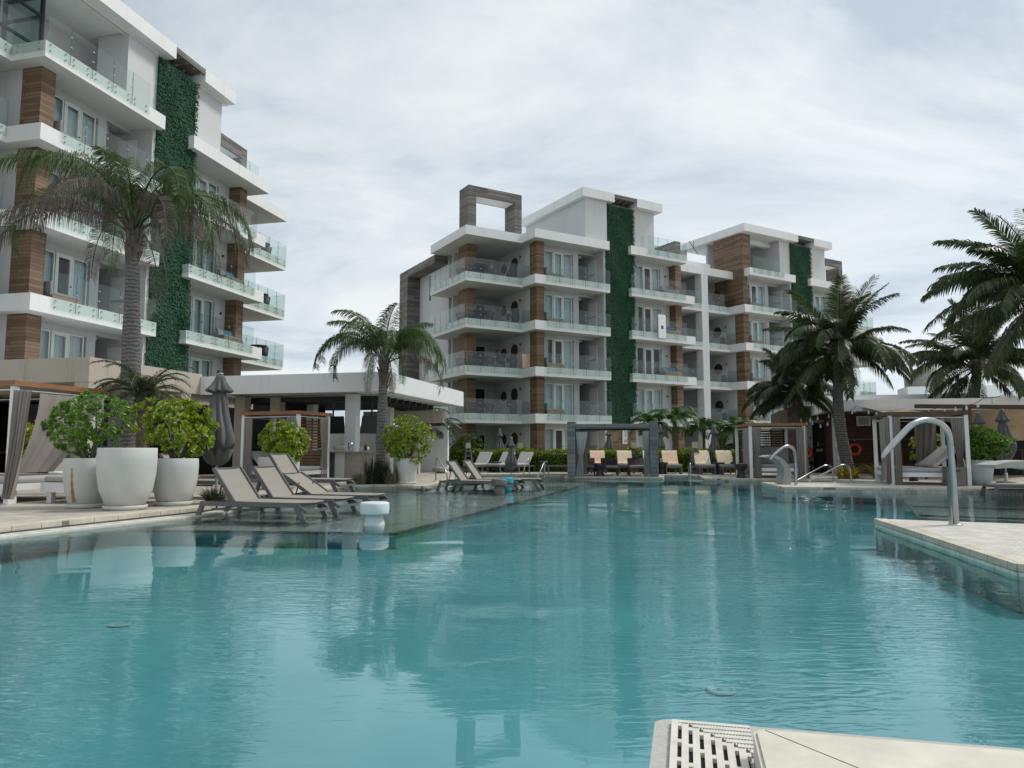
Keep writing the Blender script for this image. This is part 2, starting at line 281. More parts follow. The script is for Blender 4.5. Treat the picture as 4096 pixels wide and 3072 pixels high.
# ------------------------------------------------------------------ mesh builder
class MB:
    def __init__(s): s.v = []; s.f = []; s.n = 0; s.smooth = []; s.mi = []; s.cur = 0
    def add(s, vs, fs, sm=False):
        s.v.append(np.asarray(vs, dtype=np.float64).reshape(-1, 3)); n = s.n
        for f in fs: s.f.append(tuple(i + n for i in f)); s.smooth.append(sm); s.mi.append(s.cur)
        s.n += len(s.v[-1]); return s
    def box(s, x0, x1, y0, y1, z0, z1):
        x0, x1 = min(x0, x1), max(x0, x1); y0, y1 = min(y0, y1), max(y0, y1); z0, z1 = min(z0, z1), max(z0, z1)
        return s.add([(x0, y0, z0), (x1, y0, z0), (x1, y1, z0), (x0, y1, z0), (x0, y0, z1), (x1, y0, z1), (x1, y1, z1), (x0, y1, z1)],
              [(0, 3, 2, 1), (4, 5, 6, 7), (0, 1, 5, 4), (1, 2, 6, 5), (2, 3, 7, 6), (3, 0, 4, 7)])
    def bar(s, a, b, wd, h, up=(0, 0, 1)):
        a = Vector(a); b = Vector(b); d = (b - a).normalized(); u = Vector(up); r = d.cross(u)
        if r.length < 1e-4: r = d.cross(Vector((0, 1, 0)))
        r.normalize(); u = r.cross(d).normalized(); r = r * wd / 2; u = u * h / 2
        vs = [p + q for p in (a, b) for q in (-r - u, r - u, r + u, -r + u)]
        return s.add([tuple(v) for v in vs], [(0, 1, 2, 3), (7, 6, 5, 4), (0, 4, 5, 1), (1, 5, 6, 2), (2, 6, 7, 3), (3, 7, 4, 0)])
    def prism(s, poly, z0, z1):
        n = len(poly); vs = [(x, y, z0) for x, y in poly] + [(x, y, z1) for x, y in poly]
        return s.add(vs, [tuple(range(n - 1, -1, -1)), tuple(range(n, 2 * n))] + [(i, (i + 1) % n, n + (i + 1) % n, n + i) for i in range(n)])
    def tube(s, pts, rad, seg=8, cap=True):
        pts = [Vector(p) for p in pts]; n = len(pts)
        if isinstance(rad, (int, float)): rad = [rad] * n
        ring = []; pu = None
        for i, p in enumerate(pts):
            d = (pts[min(i + 1, n - 1)] - pts[max(i - 1, 0)]).normalized()
            if pu is None: pu = Vector((0, 0, 1)) if abs(d.z) < .9 else Vector((1, 0, 0))
            r = d.cross(pu).normalized(); u = r.cross(d).normalized(); pu = u
            for k in range(seg):
                a = 2 * math.pi * k / seg; ring.append(tuple(p + (r * math.cos(a) + u * math.sin(a)) * rad[i]))
        fs = [(i * seg + k, i * seg + (k + 1) % seg, (i + 1) * seg + (k + 1) % seg, (i + 1) * seg + k) for i in range(n - 1) for k in range(seg)]
        s.add(ring, fs, True)
        if cap: s.add(ring[:seg], [tuple(range(seg))]); s.add(ring[-seg:], [tuple(range(seg - 1, -1, -1))])
        return s
    def lathe(s, prof, seg=32, c=(0, 0), star=None):
        vs = []
        for i, (r, z) in enumerate(prof):
            for k in range(seg):
                a = 2 * math.pi * k / seg; rr = r * (star(a, z) if star else 1); vs.append((c[0] + rr * math.cos(a), c[1] + rr * math.sin(a), z))
        n = len(prof); return s.add(vs, [(i * seg + k, i * seg + (k + 1) % seg, (i + 1) * seg + (k + 1) % seg, (i + 1) * seg + k) for i in range(n - 1) for k in range(seg)], True)
    def torus(s, c, R_, r, axis='y', seg=28, s2=10):
        vs = []
        for i in range(seg):
            a = 2 * math.pi * i / seg
            for k in range(s2):
                b = 2 * math.pi * k / s2; q = R_ + r * math.cos(b); x, y, z = q * math.cos(a), r * math.sin(b), q * math.sin(a)
                vs.append((c[0] + x, c[1] + y, c[2] + z))
        return s.add(vs, [(i * s2 + k, i * s2 + (k + 1) % s2, ((i + 1) % seg) * s2 + (k + 1) % s2, ((i + 1) % seg) * s2 + k) for i in range(seg) for k in range(s2)], True)
    def rbox(s, x0, x1, y0, y1, z0, z1, r=.03):
        """cushion-like box with rounded top and bottom edges"""
        def ring(i, z): return [(x0 + i, y0 + i, z), (x1 - i, y0 + i, z), (x1 - i, y1 - i, z), (x0 + i, y1 - i, z)]
        L = [(r, z0), (r * .3, z0 + r * .3), (0, z0 + r), (0, z1 - r), (r * .3, z1 - r * .3), (r, z1)]
        vs = []
        for i, z in L:
            # chamfered corners
            for (x, y), (sx, sy) in zip([(x0 + i, y0 + i), (x1 - i, y0 + i), (x1 - i, y1 - i), (x0 + i, y1 - i)], [(1, 1), (-1, 1), (-1, -1), (1, -1)]):
                c = r * .7
                a, b = ((x, y + sy * c, z), (x + sx * c, y, z)); 
                vs += [a, b] if (sx * sy > 0) else [b, a]
        n = 8; fs = [(k * n + j, k * n + (j + 1) % n, (k + 1) * n + (j + 1) % n, (k + 1) * n + j) for k in range(len(L) - 1) for j in range(n)]
        fs += [tuple(range(n - 1, -1, -1)), tuple(range((len(L) - 1) * n, len(L) * n))]
        return s.add(vs, fs)
    def xf(s, mat):
        for i, a in enumerate(s.v):
            s.v[i] = a @ np.array(mat.to_3x3()).T + np.array(mat.translation)
        return s
    def mesh(s, name, mt):
        me = bpy.data.meshes.new(name); V = np.concatenate(s.v) if s.v else np.zeros((0, 3))
        me.vertices.add(len(V)); me.vertices.foreach_set('co', V.ravel())
        ln = np.array([len(f) for f in s.f]); idx = np.array([i for f in s.f for i in f])
        me.loops.add(len(idx)); me.loops.foreach_set('vertex_index', idx)
        me.polygons.add(len(ln)); me.polygons.foreach_set('loop_start', np.concatenate([[0], np.cumsum(ln)[:-1]])); me.polygons.foreach_set('loop_total', ln)
        me.polygons.foreach_set('use_smooth', np.array(s.smooth, dtype=bool)); me.update(calc_edges=True); 
        if isinstance(mt, (list, tuple)):
            for q in mt: me.materials.append(M[q] if isinstance(q, str) else q)
            me.polygons.foreach_set('material_index', np.array(s.mi, dtype=np.int32))
        else: me.materials.append(mt)
        me.validate(); return me
    def build(s, name, mt, parent=None, loc=(0, 0, 0), rz=0):
        o = bpy.data.objects.new(name, s.mesh(name, M[mt] if isinstance(mt, str) else mt)); C.objects.link(o); o.location = loc; o.rotation_euler = (0, 0, rz)
        if parent: o.parent = parent
        return o
def tag(o, label=None, cat=None, group=None, kind=None):
    if label: o['label'] = label
    if cat: o['category'] = cat
    if group: o['group'] = group
    if kind: o['kind'] = kind
    return o
def thing(name, label, cat, loc=(0, 0, 0), rz=0, group=None):
    o = bpy.data.objects.new(name, None); C.objects.link(o); o.location = loc if len(loc) == 3 else (*loc, 0); o.rotation_euler = (0, 0, rz); o.empty_display_size = .2
    return tag(o, label, cat, group)
def kids(o): return [c for c in bpy.data.objects if c.parent == o]
def dup(o, loc, rz, label, group=None, scale=None, parent=None):
    c = o.copy(); C.objects.link(c); c.location = loc if len(loc) == 3 else (*loc, 0); c.rotation_euler = (0, 0, rz)
    if scale: c.scale = scale
    if label: c['label'] = label
    if group: c['group'] = group
    def rec(src, dst):
        for ch in src_children[src.name]:
            d = ch.copy(); C.objects.link(d); d.parent = dst; src_children.setdefault(d.name, []); src_children.setdefault(ch.name, kids(ch)); rec(ch, d)
    src_children.setdefault(o.name, kids(o)); rec(o, c); return c
src_children = {}
class Kit:
    """first use takes the model itself, later uses copy it"""
    def __init__(s, fn, group): s.fn = fn; s.o = None; s.group = group
    def put(s, loc, rz, label, scale=None):
        loc = loc if len(loc) == 3 else (*loc, 0)
        if s.o is None:
            s.o = s.fn(); s.o.location = loc; s.o.rotation_euler = (0, 0, rz)
            if scale: s.o.scale = scale
            s.o['label'] = label
            if s.group: s.o['group'] = s.group
            src_children[s.o.name] = kids(s.o)
            for c in src_children[s.o.name]: src_children[c.name] = kids(c)
            return s.o
        return dup(s.o, loc, rz, label, s.group, scale or (1, 1, 1))

# ------------------------------------------------------------------ setting: ground, pool, decks
pb = [W(-19, -6), W(14, -6), W(14, 34), W(-19, 34)]
mb = MB(); BIG = [(-900, -500), (900, -500), (900, 1300), (-900, 1300)]
for i in range(4):
    j = (i + 1) % 4; mb.add([(*BIG[i], .06), (*BIG[j], .06), (*pb[j], .06), (*pb[i], .06)], [(0, 1, 2, 3)])
tag(mb.build('ground', 'deck'), kind='structure')
mb = MB(); mb.add([(*p, -.31) for p in pb], [(0, 1, 2, 3)])
for i in range(4):
    j = (i + 1) % 4; mb.add([(*pb[i], -.31), (*pb[j], -.31), (*pb[j], .06), (*pb[i], .06)], [(0, 3, 2, 1)])
tag(mb.build('pool_floor', 'poolfloor'), kind='structure')
ins = [W(-18.99, -5.99), W(13.99, -5.99), W(13.99, 33.99), W(-18.99, 33.99)]
mb = MB(); mb.add([(*p, 0) for p in ins], [(0, 1, 2, 3)]); tag(mb.build('water', 'water'), kind='structure')
def deck(name, poly, z1=.1, z0=-.30, mt='deck', cop=None, cw=.32):
    """a stone platform rising out of the pool, with coping along the open edges listed in cop"""
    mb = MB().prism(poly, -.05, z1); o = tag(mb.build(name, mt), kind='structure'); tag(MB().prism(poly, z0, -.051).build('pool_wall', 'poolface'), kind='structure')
    if cop:
        n = len(poly); cx = sum(p[0] for p in poly) / n; cyy = sum(p[1] for p in poly) / n; m2 = MB()
        for i in cop:
            a = Vector(poly[i]); b = Vector(poly[(i + 1) % n]); d = (b - a).normalized(); nr = Vector((-d.y, d.x))
            a2 = a - nr * .025; b2 = b - nr * .025
            m2.prism([tuple(a2), tuple(b2), tuple(b + nr * cw), tuple(a + nr * cw)], z1 - .055, z1 + .006 + .001 * (i % 3))
        tag(m2.build('pool_coping', 'coping'), kind='structure')
    return o
# polygons are counter-clockwise
P1 = [(-8.6, 2.6), (-6.39, 9.2), (-5.3, 12.36), (-5.02, 14.5), (-4.75, 20.4), W(-8.05, 19.55), (-2.38, 19.9), (-2.10, 22.96), (-1.7, 30.0), (1.3, 31.2), W(-4, 33.9), W(-18.9, 33.9), W(-18.9, -2)]
deck('left_terrace', P1, cop=[0, 1, 2, 3, 4, 5, 6, 7, 8])
pad = [(2.02, 28.1), (5.62, 27.25), (6.5, 31), (6.8, 33.2), (3.4, 34), (2.5, 31.2)]
deck('gazebo_pad', pad, .09, cop=[0])
deck('far_terrace', [(1.3, 31.2), (2.5, 30.9), (5.9, 29.3), (7.35, 28.7), (6.75, 25.6), (10.6, 24.3), (13.2, 21.1), W(13.9, 17.5), W(13.9, 33.9), W(-4, 33.9)], .105, cop=[1, 2, 3, 4, 5])
deck('right_platform', [(7.55, 22.15), (7.15, 19.25), (11.7, 18.35), W(13.9, 15.3), W(13.9, 18.1), (10.95, 21.75)], .112, cop=[0, 1, 2, 4, 5], mt='texdeck')
deck('near_island', [(5.13, 10.39), (4.27, 6.25), W(9.5, 4.6), W(9.5, 10.0), (5.35, 10.32)], .10, cop=[0, 1], mt='texdeck', cw=.14)
mb = MB()
for a, b in (((5.13, 10.39), (4.27, 6.25)), ((4.27, 6.25), W(9.5, 4.6))):
    d = (Vector(b) - Vector(a)).normalized(); nr = Vector((d.y, -d.x)) * -1
    nr = Vector((-d.y, d.x)); A = Vector(a) - nr * .012; B = Vector(b) - nr * .012
    mb.prism([tuple(A), tuple(B), tuple(B + nr * .05), tuple(A + nr * .05)], -.305, .035)
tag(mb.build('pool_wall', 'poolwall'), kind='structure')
# shallow shelf with its dark tile edge line
sh = [(-8.0, 10.9), (-4.60, 10.67), (-1.62, 10.30), (1.72, 22.18), (3.2, 28.4), (1.6, 31.4), (-6, 31.4)]
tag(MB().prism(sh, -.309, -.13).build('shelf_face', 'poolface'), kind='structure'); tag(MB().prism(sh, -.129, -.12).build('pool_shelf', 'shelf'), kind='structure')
mb = MB()
for a, b in ((( -5.6, 10.745), (-1.62, 10.30)), ((-1.62, 10.30), (1.72, 22.18)), ((1.72, 22.18), (2.35, 24.9))):
    mb.bar((*a, -.100), (*b, -.100), .07, .035)
tag(mb.build('tile_line', 'line'), kind='structure')
mb = MB()
for k in range(3):
    a = W(5.6 - .6 * k, 21.0 - 2.6 * k); b = W(13.8, 18.6 - 2.3 * k); mb.bar((*a, -.2), (*b, -.2), .09, .03)
# right shallow shelf with steps
tag(mb.build('step_line', 'line'), kind='structure')
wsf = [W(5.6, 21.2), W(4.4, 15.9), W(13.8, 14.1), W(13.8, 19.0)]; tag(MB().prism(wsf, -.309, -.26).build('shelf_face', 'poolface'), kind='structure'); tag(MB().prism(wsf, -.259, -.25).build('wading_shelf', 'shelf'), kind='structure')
# overflow gutter beside the left terrace: white slotted strip at water level
gut = thing('gutter_grate', 'long white slotted overflow grate at the foot of the terrace curb', 'grate')
a = Vector((-7.6, 5.4)); pts = [(-8.52, 2.2), (-6.33, 9.2), (-5.22, 12.36), (-4.95, 14.4)]
m1 = MB(); m2 = MB()
for p, q in zip(pts[:-1], pts[1:]):
    p = Vector(p); q = Vector(q); d = (q - p); ln = d.length; d.normalize(); nr = Vector((d.y, -d.x))
    for o_, wd in ((.035, .05), (.30, .10)): m1.bar((*(p + nr * o_), .012), (*(q + nr * o_), .012), wd, .03)
    k = 0
    while k < ln - .05:
        c = p + d * k + nr * .155; m1.bar((*(c - nr * .095), .012), (*(c + nr * .095), .012), .035 if int(k / .055) % 5 else .075, .024); k += .055
    m2.bar((*(p + nr * .155), -.03), (*(q + nr * .155), -.03), .2, .03)
m1.build('slats', 'grate', gut); m2.build('channel', 'brick', gut)
# near corner: cement rim, white corner grate, raised smooth curb
def stp(l): return [W(*p) for p in l]
rim = []
for k in range(7):
    a_ = R(180 - 15 * k); rim.append((-.14 + .06 + .06 * math.cos(a_), 3.02 - .06 + .06 * math.sin(a_)))
tag(MB().prism(stp([(-.14, 0.3)][:0] + [(1.9, -.5), (4.5, -.5), (4.5, 3.02)] + rim[::-1] + [(-.14, -.5)]), -.305, .004).build('overflow_rim', 'rim'), kind='structure')
cor = thing('corner_grate', 'white plastic drain grate mitred round the near pool corner', 'grate')
m1 = MB(); m2 = MB(); zt0, zt1 = .0055, .022
for i in range(7):      # bars running away from the camera (left leg), with tie pieces
    s0 = -.075 + .0385 * i; te = 2.975 - .0385 * i
    m1.prism(stp([(s0, 1.0), (s0 + .024, 1.0), (s0 + .024, te), (s0, te)]), zt0, zt1)
    for j in range(12):
        tt = te - .03 - j * .16
        if tt > 1.1: m1.prism(stp([(s0 + .024, tt - .03), (s0 + .0385, tt - .03), (s0 + .0385, tt), (s0 + .024, tt)]), zt0, zt1 - .001)
for i in range(7):      # bars running to the side (far leg)
    t0 = 2.975 - .0385 * i; sb = -.075 + .0385 * i
    m2.prism(stp([(sb + (.0385 if i else 0), t0 - .024), (.21, t0 - .024), (.21, t0), (sb + (.0385 if i else .024), t0)]), zt0, zt1 - .0006)
    for j in range(70):
        ss = sb + .06 + j * .011
        if ss < .2: m2.prism(stp([(ss, t0 - .0385), (ss + .005, t0 - .0385), (ss + .005, t0 - .024), (ss, t0 - .024)]), zt0, zt1 - .003)
m1.build('slats', 'grate', cor); m2.build('slats', 'grate', cor)
mk = MB().prism(stp([(-.05, 1.0), (.19, 1.0), (.19, 2.72), (-.05, 2.96)]), .0042, .0052); mk.prism(stp([(-.05, 2.96), (.19, 2.721), (.21, 2.721), (.21, 2.96)]), .0042, .0052); mk.build('channel', 'darkin', cor)
cm = MB(); ch = .018
outer = [(.205, 2.0), (.205, 2.69 - .03), (.235, 2.69), (4.4, 2.69)]
poly = [(.20, 1.2), (.20, 2.66), (.207, 2.683), (.23, 2.69), (4.4, 2.69), (4.4, 2.275), (.62, 2.275), (.62, 1.2)][::-1]
cm.prism(stp(poly), .0045, .105)
poly2 = [(.212, 1.2), (.212, 2.655), (.218, 2.672), (.235, 2.679), (4.4, 2.679), (4.4, 2.285), (.61, 2.285), (.61, 1.2)][::-1]
cm.prism(stp(poly2), .1049, .115)
cu = tag(cm.build('raised_curb', 'curb'), kind='structure')
jm = MB(); jm.bar((*W(.24, 2.672), .1150), (*W(.61, 2.29), .1150), .004, .0012)
for q in (1.6, 3.0): jm.bar((*W(q, 2.675), .1150), (*W(q, 2.29), .1150), .004, .0012)
tag(jm.build('curb_joint', 'darkin'), kind='structure')
tag(MB().prism(stp([(.62, .6), (4.4, .6), (4.4, 2.275), (.62, 2.275)]), .0046, .05).build('near_deck', 'gazebowood'), kind='structure')
for px, py, lb in ((257 * 1.8517, 1348 * 1.8517, 'round inlet cover on the pool floor in front of the three planters'), (1557 * 1.8517, 1490 * 1.8517, 'round inlet cover on the pool floor near the corner grate')):
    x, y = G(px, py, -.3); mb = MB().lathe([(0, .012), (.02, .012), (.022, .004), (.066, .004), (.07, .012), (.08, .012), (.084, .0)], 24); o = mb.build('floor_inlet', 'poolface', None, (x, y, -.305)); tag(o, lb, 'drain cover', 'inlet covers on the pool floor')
tag(MB().prism([(-14, 36.2), (14, 32.5), (20, 45), (-14, 50)], .062, .075).build('lawn', 'lawn'), kind='structure')

# ------------------------------------------------------------------ the apartment buildings: one module repeated
ZB = [2.94 + 3.19 * k for k in range(-1, 5)]            # underside of slab k = -1 .. 4
def zb(k): return 2.94 + 3.19 * k
def zt(k): return zb(k) + .63
FL = {-1: 'ground floor', 0: 'first floor', 1: 'second floor', 2: 'third floor', 3: 'fourth floor', 4: 'roof'}
def leafpanel(w_, z0, z1, n, seed):
    """a wall panel of small plastic ivy leaves standing off a backing"""
    rs = np.random.RandomState(seed); m = MB()
    u = rs.uniform(-.05, w_ + .05, n) + .04 * np.sin(rs.uniform(0, 1, n) * 50); z = rs.uniform(z0, z1, n); dpt = rs.uniform(0, .09, n) + .03 * np.sin(u * 3.1 + z * 1.7)
    sz = rs.uniform(.06, .115, n); rot = rs.uniform(-.9, .9, n); tl = rs.uniform(.05, .7, n); yw = rs.uniform(-.6, .6, n)
    V = np.zeros((n, 4, 3)); loc = np.array([(0, 0, 0), (.42, .25, -.5), (0, 0, -1.15), (-.42, .25, -.5)])
    for i in range(n):
        M_ = Matrix.Rotation(yw[i], 3, 'Z') @ Matrix.Rotation(-tl[i], 3, 'X') @ Matrix.Rotation(rot[i], 3, 'Y')
        V[i] = (loc * sz[i]) @ np.array(M_).T + (u[i], -.02 - dpt[i], z[i])
    m.v.append(V.reshape(-1, 3)); m.f = [(4 * i, 4 * i + 1, 4 * i + 2, 4 * i + 3) for i in range(n)]; m.smooth = [False] * n; m.mi = [0] * n; m.n = 4 * n
    return m.mesh('ivy_panel', M['gw'])
IVY = leafpanel(2.64, 3.15, 19.28, 22000, 3)
def inst(name, mesh, parent, loc=(0, 0, 0)):
    o = bpy.data.objects.new(name, mesh); C.objects.link(o); o.parent = parent; o.location = loc; return o
def frame_mesh(wd, h, t=.06, d=.07, mid=None):
    m = MB().box(0, t, -d, 0, 0, h).box(wd - t, wd, -d, 0, 0, h).box(t, wd - t, -d, 0, h - t, h).box(t, wd - t, -d, 0, 0, t)
    if mid: m.box(mid - .04, mid + .04, -d + .002, -.002, t, h - t)
    return m.mesh('frame', M['white2'])
def drape_mesh(wd, h, cover=1.0, seed=0, n=None):
    rs = random.Random(seed); n = n or int(wd / .035); m = MB(); vs = []
    ph = rs.random() * 6
    for i in range(n + 1):
        x = wd * i / n * cover; y = .03 * math.sin(i * 1.35 + ph) + .012 * math.sin(i * .5); vs += [(x, y, 0), (x, y, h)]
    m.add(vs, [(2 * i, 2 * i + 2, 2 * i + 3, 2 * i + 1) for i in range(n)], True); return m.mesh('curtain', M['curtain'])
H_ = 2.28
FM = {w_: frame_mesh(w_, H_) for w_ in (.76, .72)}; DM = frame_mesh(.84, H_, .15, .09)
PM = {w_: MB().box(.06, w_ - .06, -.045, -.035, .06, H_ - .06).mesh('pane', M['pane']) for w_ in (.76, .72)}
DP = MB().box(.15, .69, -.05, -.04, .15, H_ - .15).mesh('pane', M['pane'])
KN = MB().lathe([(.0, 0), (.028, 0), (.028, .05), (0, .05)], 10).xf(Matrix.Rotation(R(90), 4, 'X')).mesh('handle', M['blackmetal'])
DR = [drape_mesh(.74, H_ - .02, 1, 1), drape_mesh(.74, H_ - .02, .62, 2), drape_mesh(.82, H_ - .02, 1, 3)]
DRN = drape_mesh(.3, H_ - .02, 1, 5)
SL = frame_mesh(1.9, 2.2, .07, .07, .95); SP = MB().box(.07, 1.83, -.045, -.035, .07, 2.13).mesh('pane', M['darkpane'])
SC_ = MB().lathe([(0, -.07), (.05, -.07), (.055, .05), (0, .07)], 10).mesh('sconce', M['blackmetal'])
CL = MB().rbox(-.14, .14, -.14, .14, -.2, 0, .03).mesh('ceiling_light', M['white2'])
def win_set(root, u, v, k, state):
    """fixed light, french door, fixed light; state = which curtains are drawn"""
    z = zt(k)
    for j, (du, w_) in enumerate(((0, .76), (.79, .84), (1.66, .76))):
        if j == 1:
            d = inst('door', DM, root, (u + du, v, z)); inst('pane', DP, d); inst('handle', KN, d, (.765 if state != 2 else .075, -.09, 1.02))
        else:
            d = inst('window', FM[.76], root, (u + du, v, z)); inst('pane', PM[.76], d)
        s = state
        if s == 0: inst('curtain', DR[2] if j == 1 else DR[0], root, (u + du, v + .12, z))
        elif s == 1 and j != 1: inst('curtain', DR[0], root, (u + du, v + .12, z))
        elif s == 2 and j == 0: inst('curtain', DR[1], root, (u + du, v + .12, z))
        elif s == 2 and j == 2: inst('curtain', DR[0], root, (u + du, v + .12, z))
        elif s == 3 and j != 1: inst('curtain', DRN, root, (u + du, v + .12, z))
def rail(root, a, b, k, zoff=0, npan=None, extra=.0):
    """frameless glass panels bolted outside the slab edge between a and b, with steel fittings"""
    a = Vector(a); b = Vector(b); ln = (b - a).length; n = npan or max(1, round(ln / 1.1)); d = (b - a) / n; dn = d.normalized(); nr = Vector((dn.y, -dn.x))
    z0 = zb(k) + .20 + zoff; z1 = zb(k) + 1.62 + zoff; g = MB(); f = g
    off = nr * .05
    for i in range(n):
        p = a + d * i + dn * .012 + off; q = a + d * (i + 1) - dn * .012 + off
        g.cur = 0; g.bar((*p, (z0 + z1) / 2), (*q, (z0 + z1) / 2), .014, z1 - z0); g.cur = 1
        for fx in (.18, .82):
            for zz in (z0 + .10, z0 + .33):
                c = a + d * (i + fx); f.bar((*(c + nr * .0), zz), (*(c + nr * .07), zz), .038, .038)
        if i:
            c = a + d * i + off; g.cur = 2; g.bar((*(c - dn * .009), (z0 + z1) / 2), (*(c + dn * .009), (z0 + z1) / 2), .012, z1 - z0); g.cur = 1
            for zz in (z0 + .72, z0 + 1.12): f.bar((*(c - dn * .05), zz), (*(c + dn * .05), zz), .035, .035)
    return g.build('glass_railing', ('rail', 'dot', 'seam'), root)
def slab(root, poly, k, name='balcony_slab'):
    o = MB().prism(poly, zb(k), zt(k)).build(name, 'white', root)
    if k < 4: MB().prism(poly, zt(k) + .0005, zt(k) + .004).build('floor_tiles', 'floortile', o)
    return o

def building(root, mods, first, last_end, left_ext=None):
    """mods: module origins u0. Each module: W2 wing, green wall, W3 wing; the ends differ."""
    for mi, u0 in enumerate(mods):
        def bx(mt, nm, a): 
            m = MB()
            for (x0, x1, y0, y1, z0, z1) in a: m.box(u0 + x0, u0 + x1, y0, y1, z0, z1)
            return m.build(nm, mt, root)
        isfirst = mi == 0 and first
        # wings W2 + left terrace slab, W3 slab
        for k in range(0, 5):
            if isfirst: poly = [(0, 0), (4.42, 0), (4.42, -1.72), (10.85, -1.72), (10.85, 6), (0, 5.88)]
            elif k < 4 and left_ext is None: poly = [(1.64, 0), (4.42, 0), (4.42, -1.72), (10.85, -1.72), (10.85, 6), (1.64, 6)]
            elif k < 4 or left_ext is not None: poly = [(left_ext, -.17), (4.42, -.17), (4.42, -1.72), (10.85, -1.72), (10.85, 6), (left_ext, 6)]
            else: poly = [(5.15, -1.72), (10.85, -1.72), (10.85, 6), (5.15, 6)]
            if k == 4 and not isfirst and left_ext is None: slab(root, [(u0 + x, y) for x, y in poly], k)
            else: slab(root, [(u0 + x, y) for x, y in poly], k)
            e3 = 19.2 if k < 4 else (18.46 if isfirst else 19.43)
            slab(root, [(u0 + x, y) for x, y in [(12.86, -1.722), (e3, -1.722), (e3, .3), (18.3, .3), (18.3, 6), (12.86, 6)]], k)
        # door walls floor by floor
        for k in range(-1, 4):
            f0 = zt(k); c0 = zb(k + 1)
            if k == -1: f0 = .06
            # W2: wall pieces round the openings, recess lintel, end wall
            bx('wall', 'wall', [(5.0, 6.19, -.1, .12, f0, c0), (8.72, 9.2, -.1, .12, f0, c0), (6.19, 8.72, -.098, .12, zt(k) + H_, c0), (9.2, 10.6, -.099, .1, zt(k) + 2.42, c0),
                                 (9.08, 9.2, .12, 3.0, f0, c0), (9.2, 10.6, 3.0, 3.1, f0, c0), (10.6, 10.8, -1.28, 3.1, f0, c0)])
            win_set(root, u0 + 6.2, 0.0, k, WSTATE.get((root['nm'], mi, 'W2', k), 0))
            # service door in the recess
            m = MB().box(u0 + 10.57, u0 + 10.6, -.45, .55, zt(k), zt(k) + 2.1); d = m.build('door', 'white2', root)
            MB().bar((u0 + 10.52, -.35, zt(k) + 1.0), (u0 + 10.52, .42, zt(k) + 1.0), .05, .06).build('handle', 'dot', d)
            inst('ceiling_light', CL, root, (u0 + 9.75, .6, zt(k) + 2.52))
            MB().box(u0 + 9.2, u0 + 10.6, .1, 3.0, zt(k) + 2.52, zt(k) + 2.54).build('ceiling', 'white', root)
            MB().box(u0 + 10.801, u0 + 10.84, -1.24, -.9, f0, c0).build('timber_trim', 'wood', root)
            # W3
            bx('wall', 'wall', [(13.44, 14.59, -.1, .12, f0, c0), (17.12, 18.1, -.1, .12, f0, c0), (14.59, 17.12, -.098, .12, zt(k) + H_, c0)])
            win_set(root, u0 + 14.6, 0.0, k, WSTATE.get((root['nm'], mi, 'W3', k), 0))
            inst('sconce', SC_, root, (u0 + 17.6, -.17, zt(k) + 1.75))
            bx('wood', 'timber_column', [(4.99, 5.62, -1.01, -.1, f0, c0)]); bx('wood', 'timber_column', [(18.05, 18.68, -.8, .12, f0, c0)])
            # rails
            if k >= 0:
                rail(root, (u0 + 5.28, -1.72), (u0 + 10.85, -1.72), k, npan=5)
                rail(root, (u0 + 12.78, -1.722), (u0 + 18.28, -1.722), k, npan=5 if k else 6)
                MB().box(u0 + 12.80, u0 + 12.815, -1.72, -1.35, zb(k) + .2, zb(k) + 1.6).build('glass_railing', 'rail', root)
        # green wall with backing and timber base
        g = MB().box(u0 + 10.84, u0 + 13.44, -1.29, -.9, 3.14, 19.26).build('green_wall', 'stake', root); inst('ivy_panel', IVY, g, (u0 + 10.82, -1.29, 0))
        bx('wood', 'timber_base', [(10.85, 13.42, -1.27, -.9, .06, 3.13)])
        # penthouse
        bx('wall', 'wall', [(13.45, 15.6, -1.2, .6, zt(4), 19.38), (13.45, 15.4, .6, 6.8, zt(4), 19.38)])
        bx('white', 'roof_slab', [(13.52, 16.03, -1.72, -.6, 19.38, 20.04)])
        rl = 8.53 if isfirst else (4.62 if left_ext is None else left_ext)
        rb = 6.83 if isfirst else (5.75 if left_ext is None else 6.8)
        bx('white', 'roof_slab', [(rl, 11.38, -1.72, -.6, 19.381, 20.041), (rl, 16.03, -.6, rb, 19.382, 20.042)])
        bx('white', 'roof_cap', [(rl + .5, 15.4, -1.3, rb - .5, 20.044, 20.2)])
        m = MB()
        m.box(u0 + 11.38, u0 + 13.52, -1.70, -1.58, 19.72, 20.0)
        for q in range(4): m.box(u0 + 11.55 + q * .55, u0 + 11.67 + q * .55, -1.58, -.62, 19.66, 19.86)
        m.box(u0 + 11.38, u0 + 13.52, -.72, -.61, 19.62, 19.84); m.build('timber_pergola', 'greywood', root)
        if isfirst:
            bx('wall', 'wall', [(8.9, 10.83, -1.45, .4, zt(4), 19.38), (8.9, 13.45, .4, 6.8, zt(4), 19.379)])
            MB().box(u0 + 8.86, u0 + 8.9, 2.0, 2.25, 16.9, 17.2).build('wall_lamp', 'blackmetal', root)
            rail(root, (u0 + 14.47, -1.722), (u0 + 18.44, -1.722), 4, npan=4)
            MB().box(u0 + 14.15, u0 + 14.165, -1.3, -1.70, zb(4) + .7, zb(4) + 1.6).build('glass_railing', 'rail', root)
            MB().box(u0 + 18.46, u0 + 18.475, -1.70, .3, zb(4) + .3, zb(4) + 1.6).build('glass_railing', 'rail', root)
            bx('greywood', 'roof_parapet', [(18.0, 18.6, -.9, 4.2, zt(4), 17.64)])
            # portal frame on the corner roof
            p = [(1.18, 1.8, 2.0, 3.47, zt(4), 20.0), (5.0, 5.6, 2.0, 3.47, zt(4), 20.0), (1.8, 5.0, 2.001, 3.469, 19.32, 19.999)]
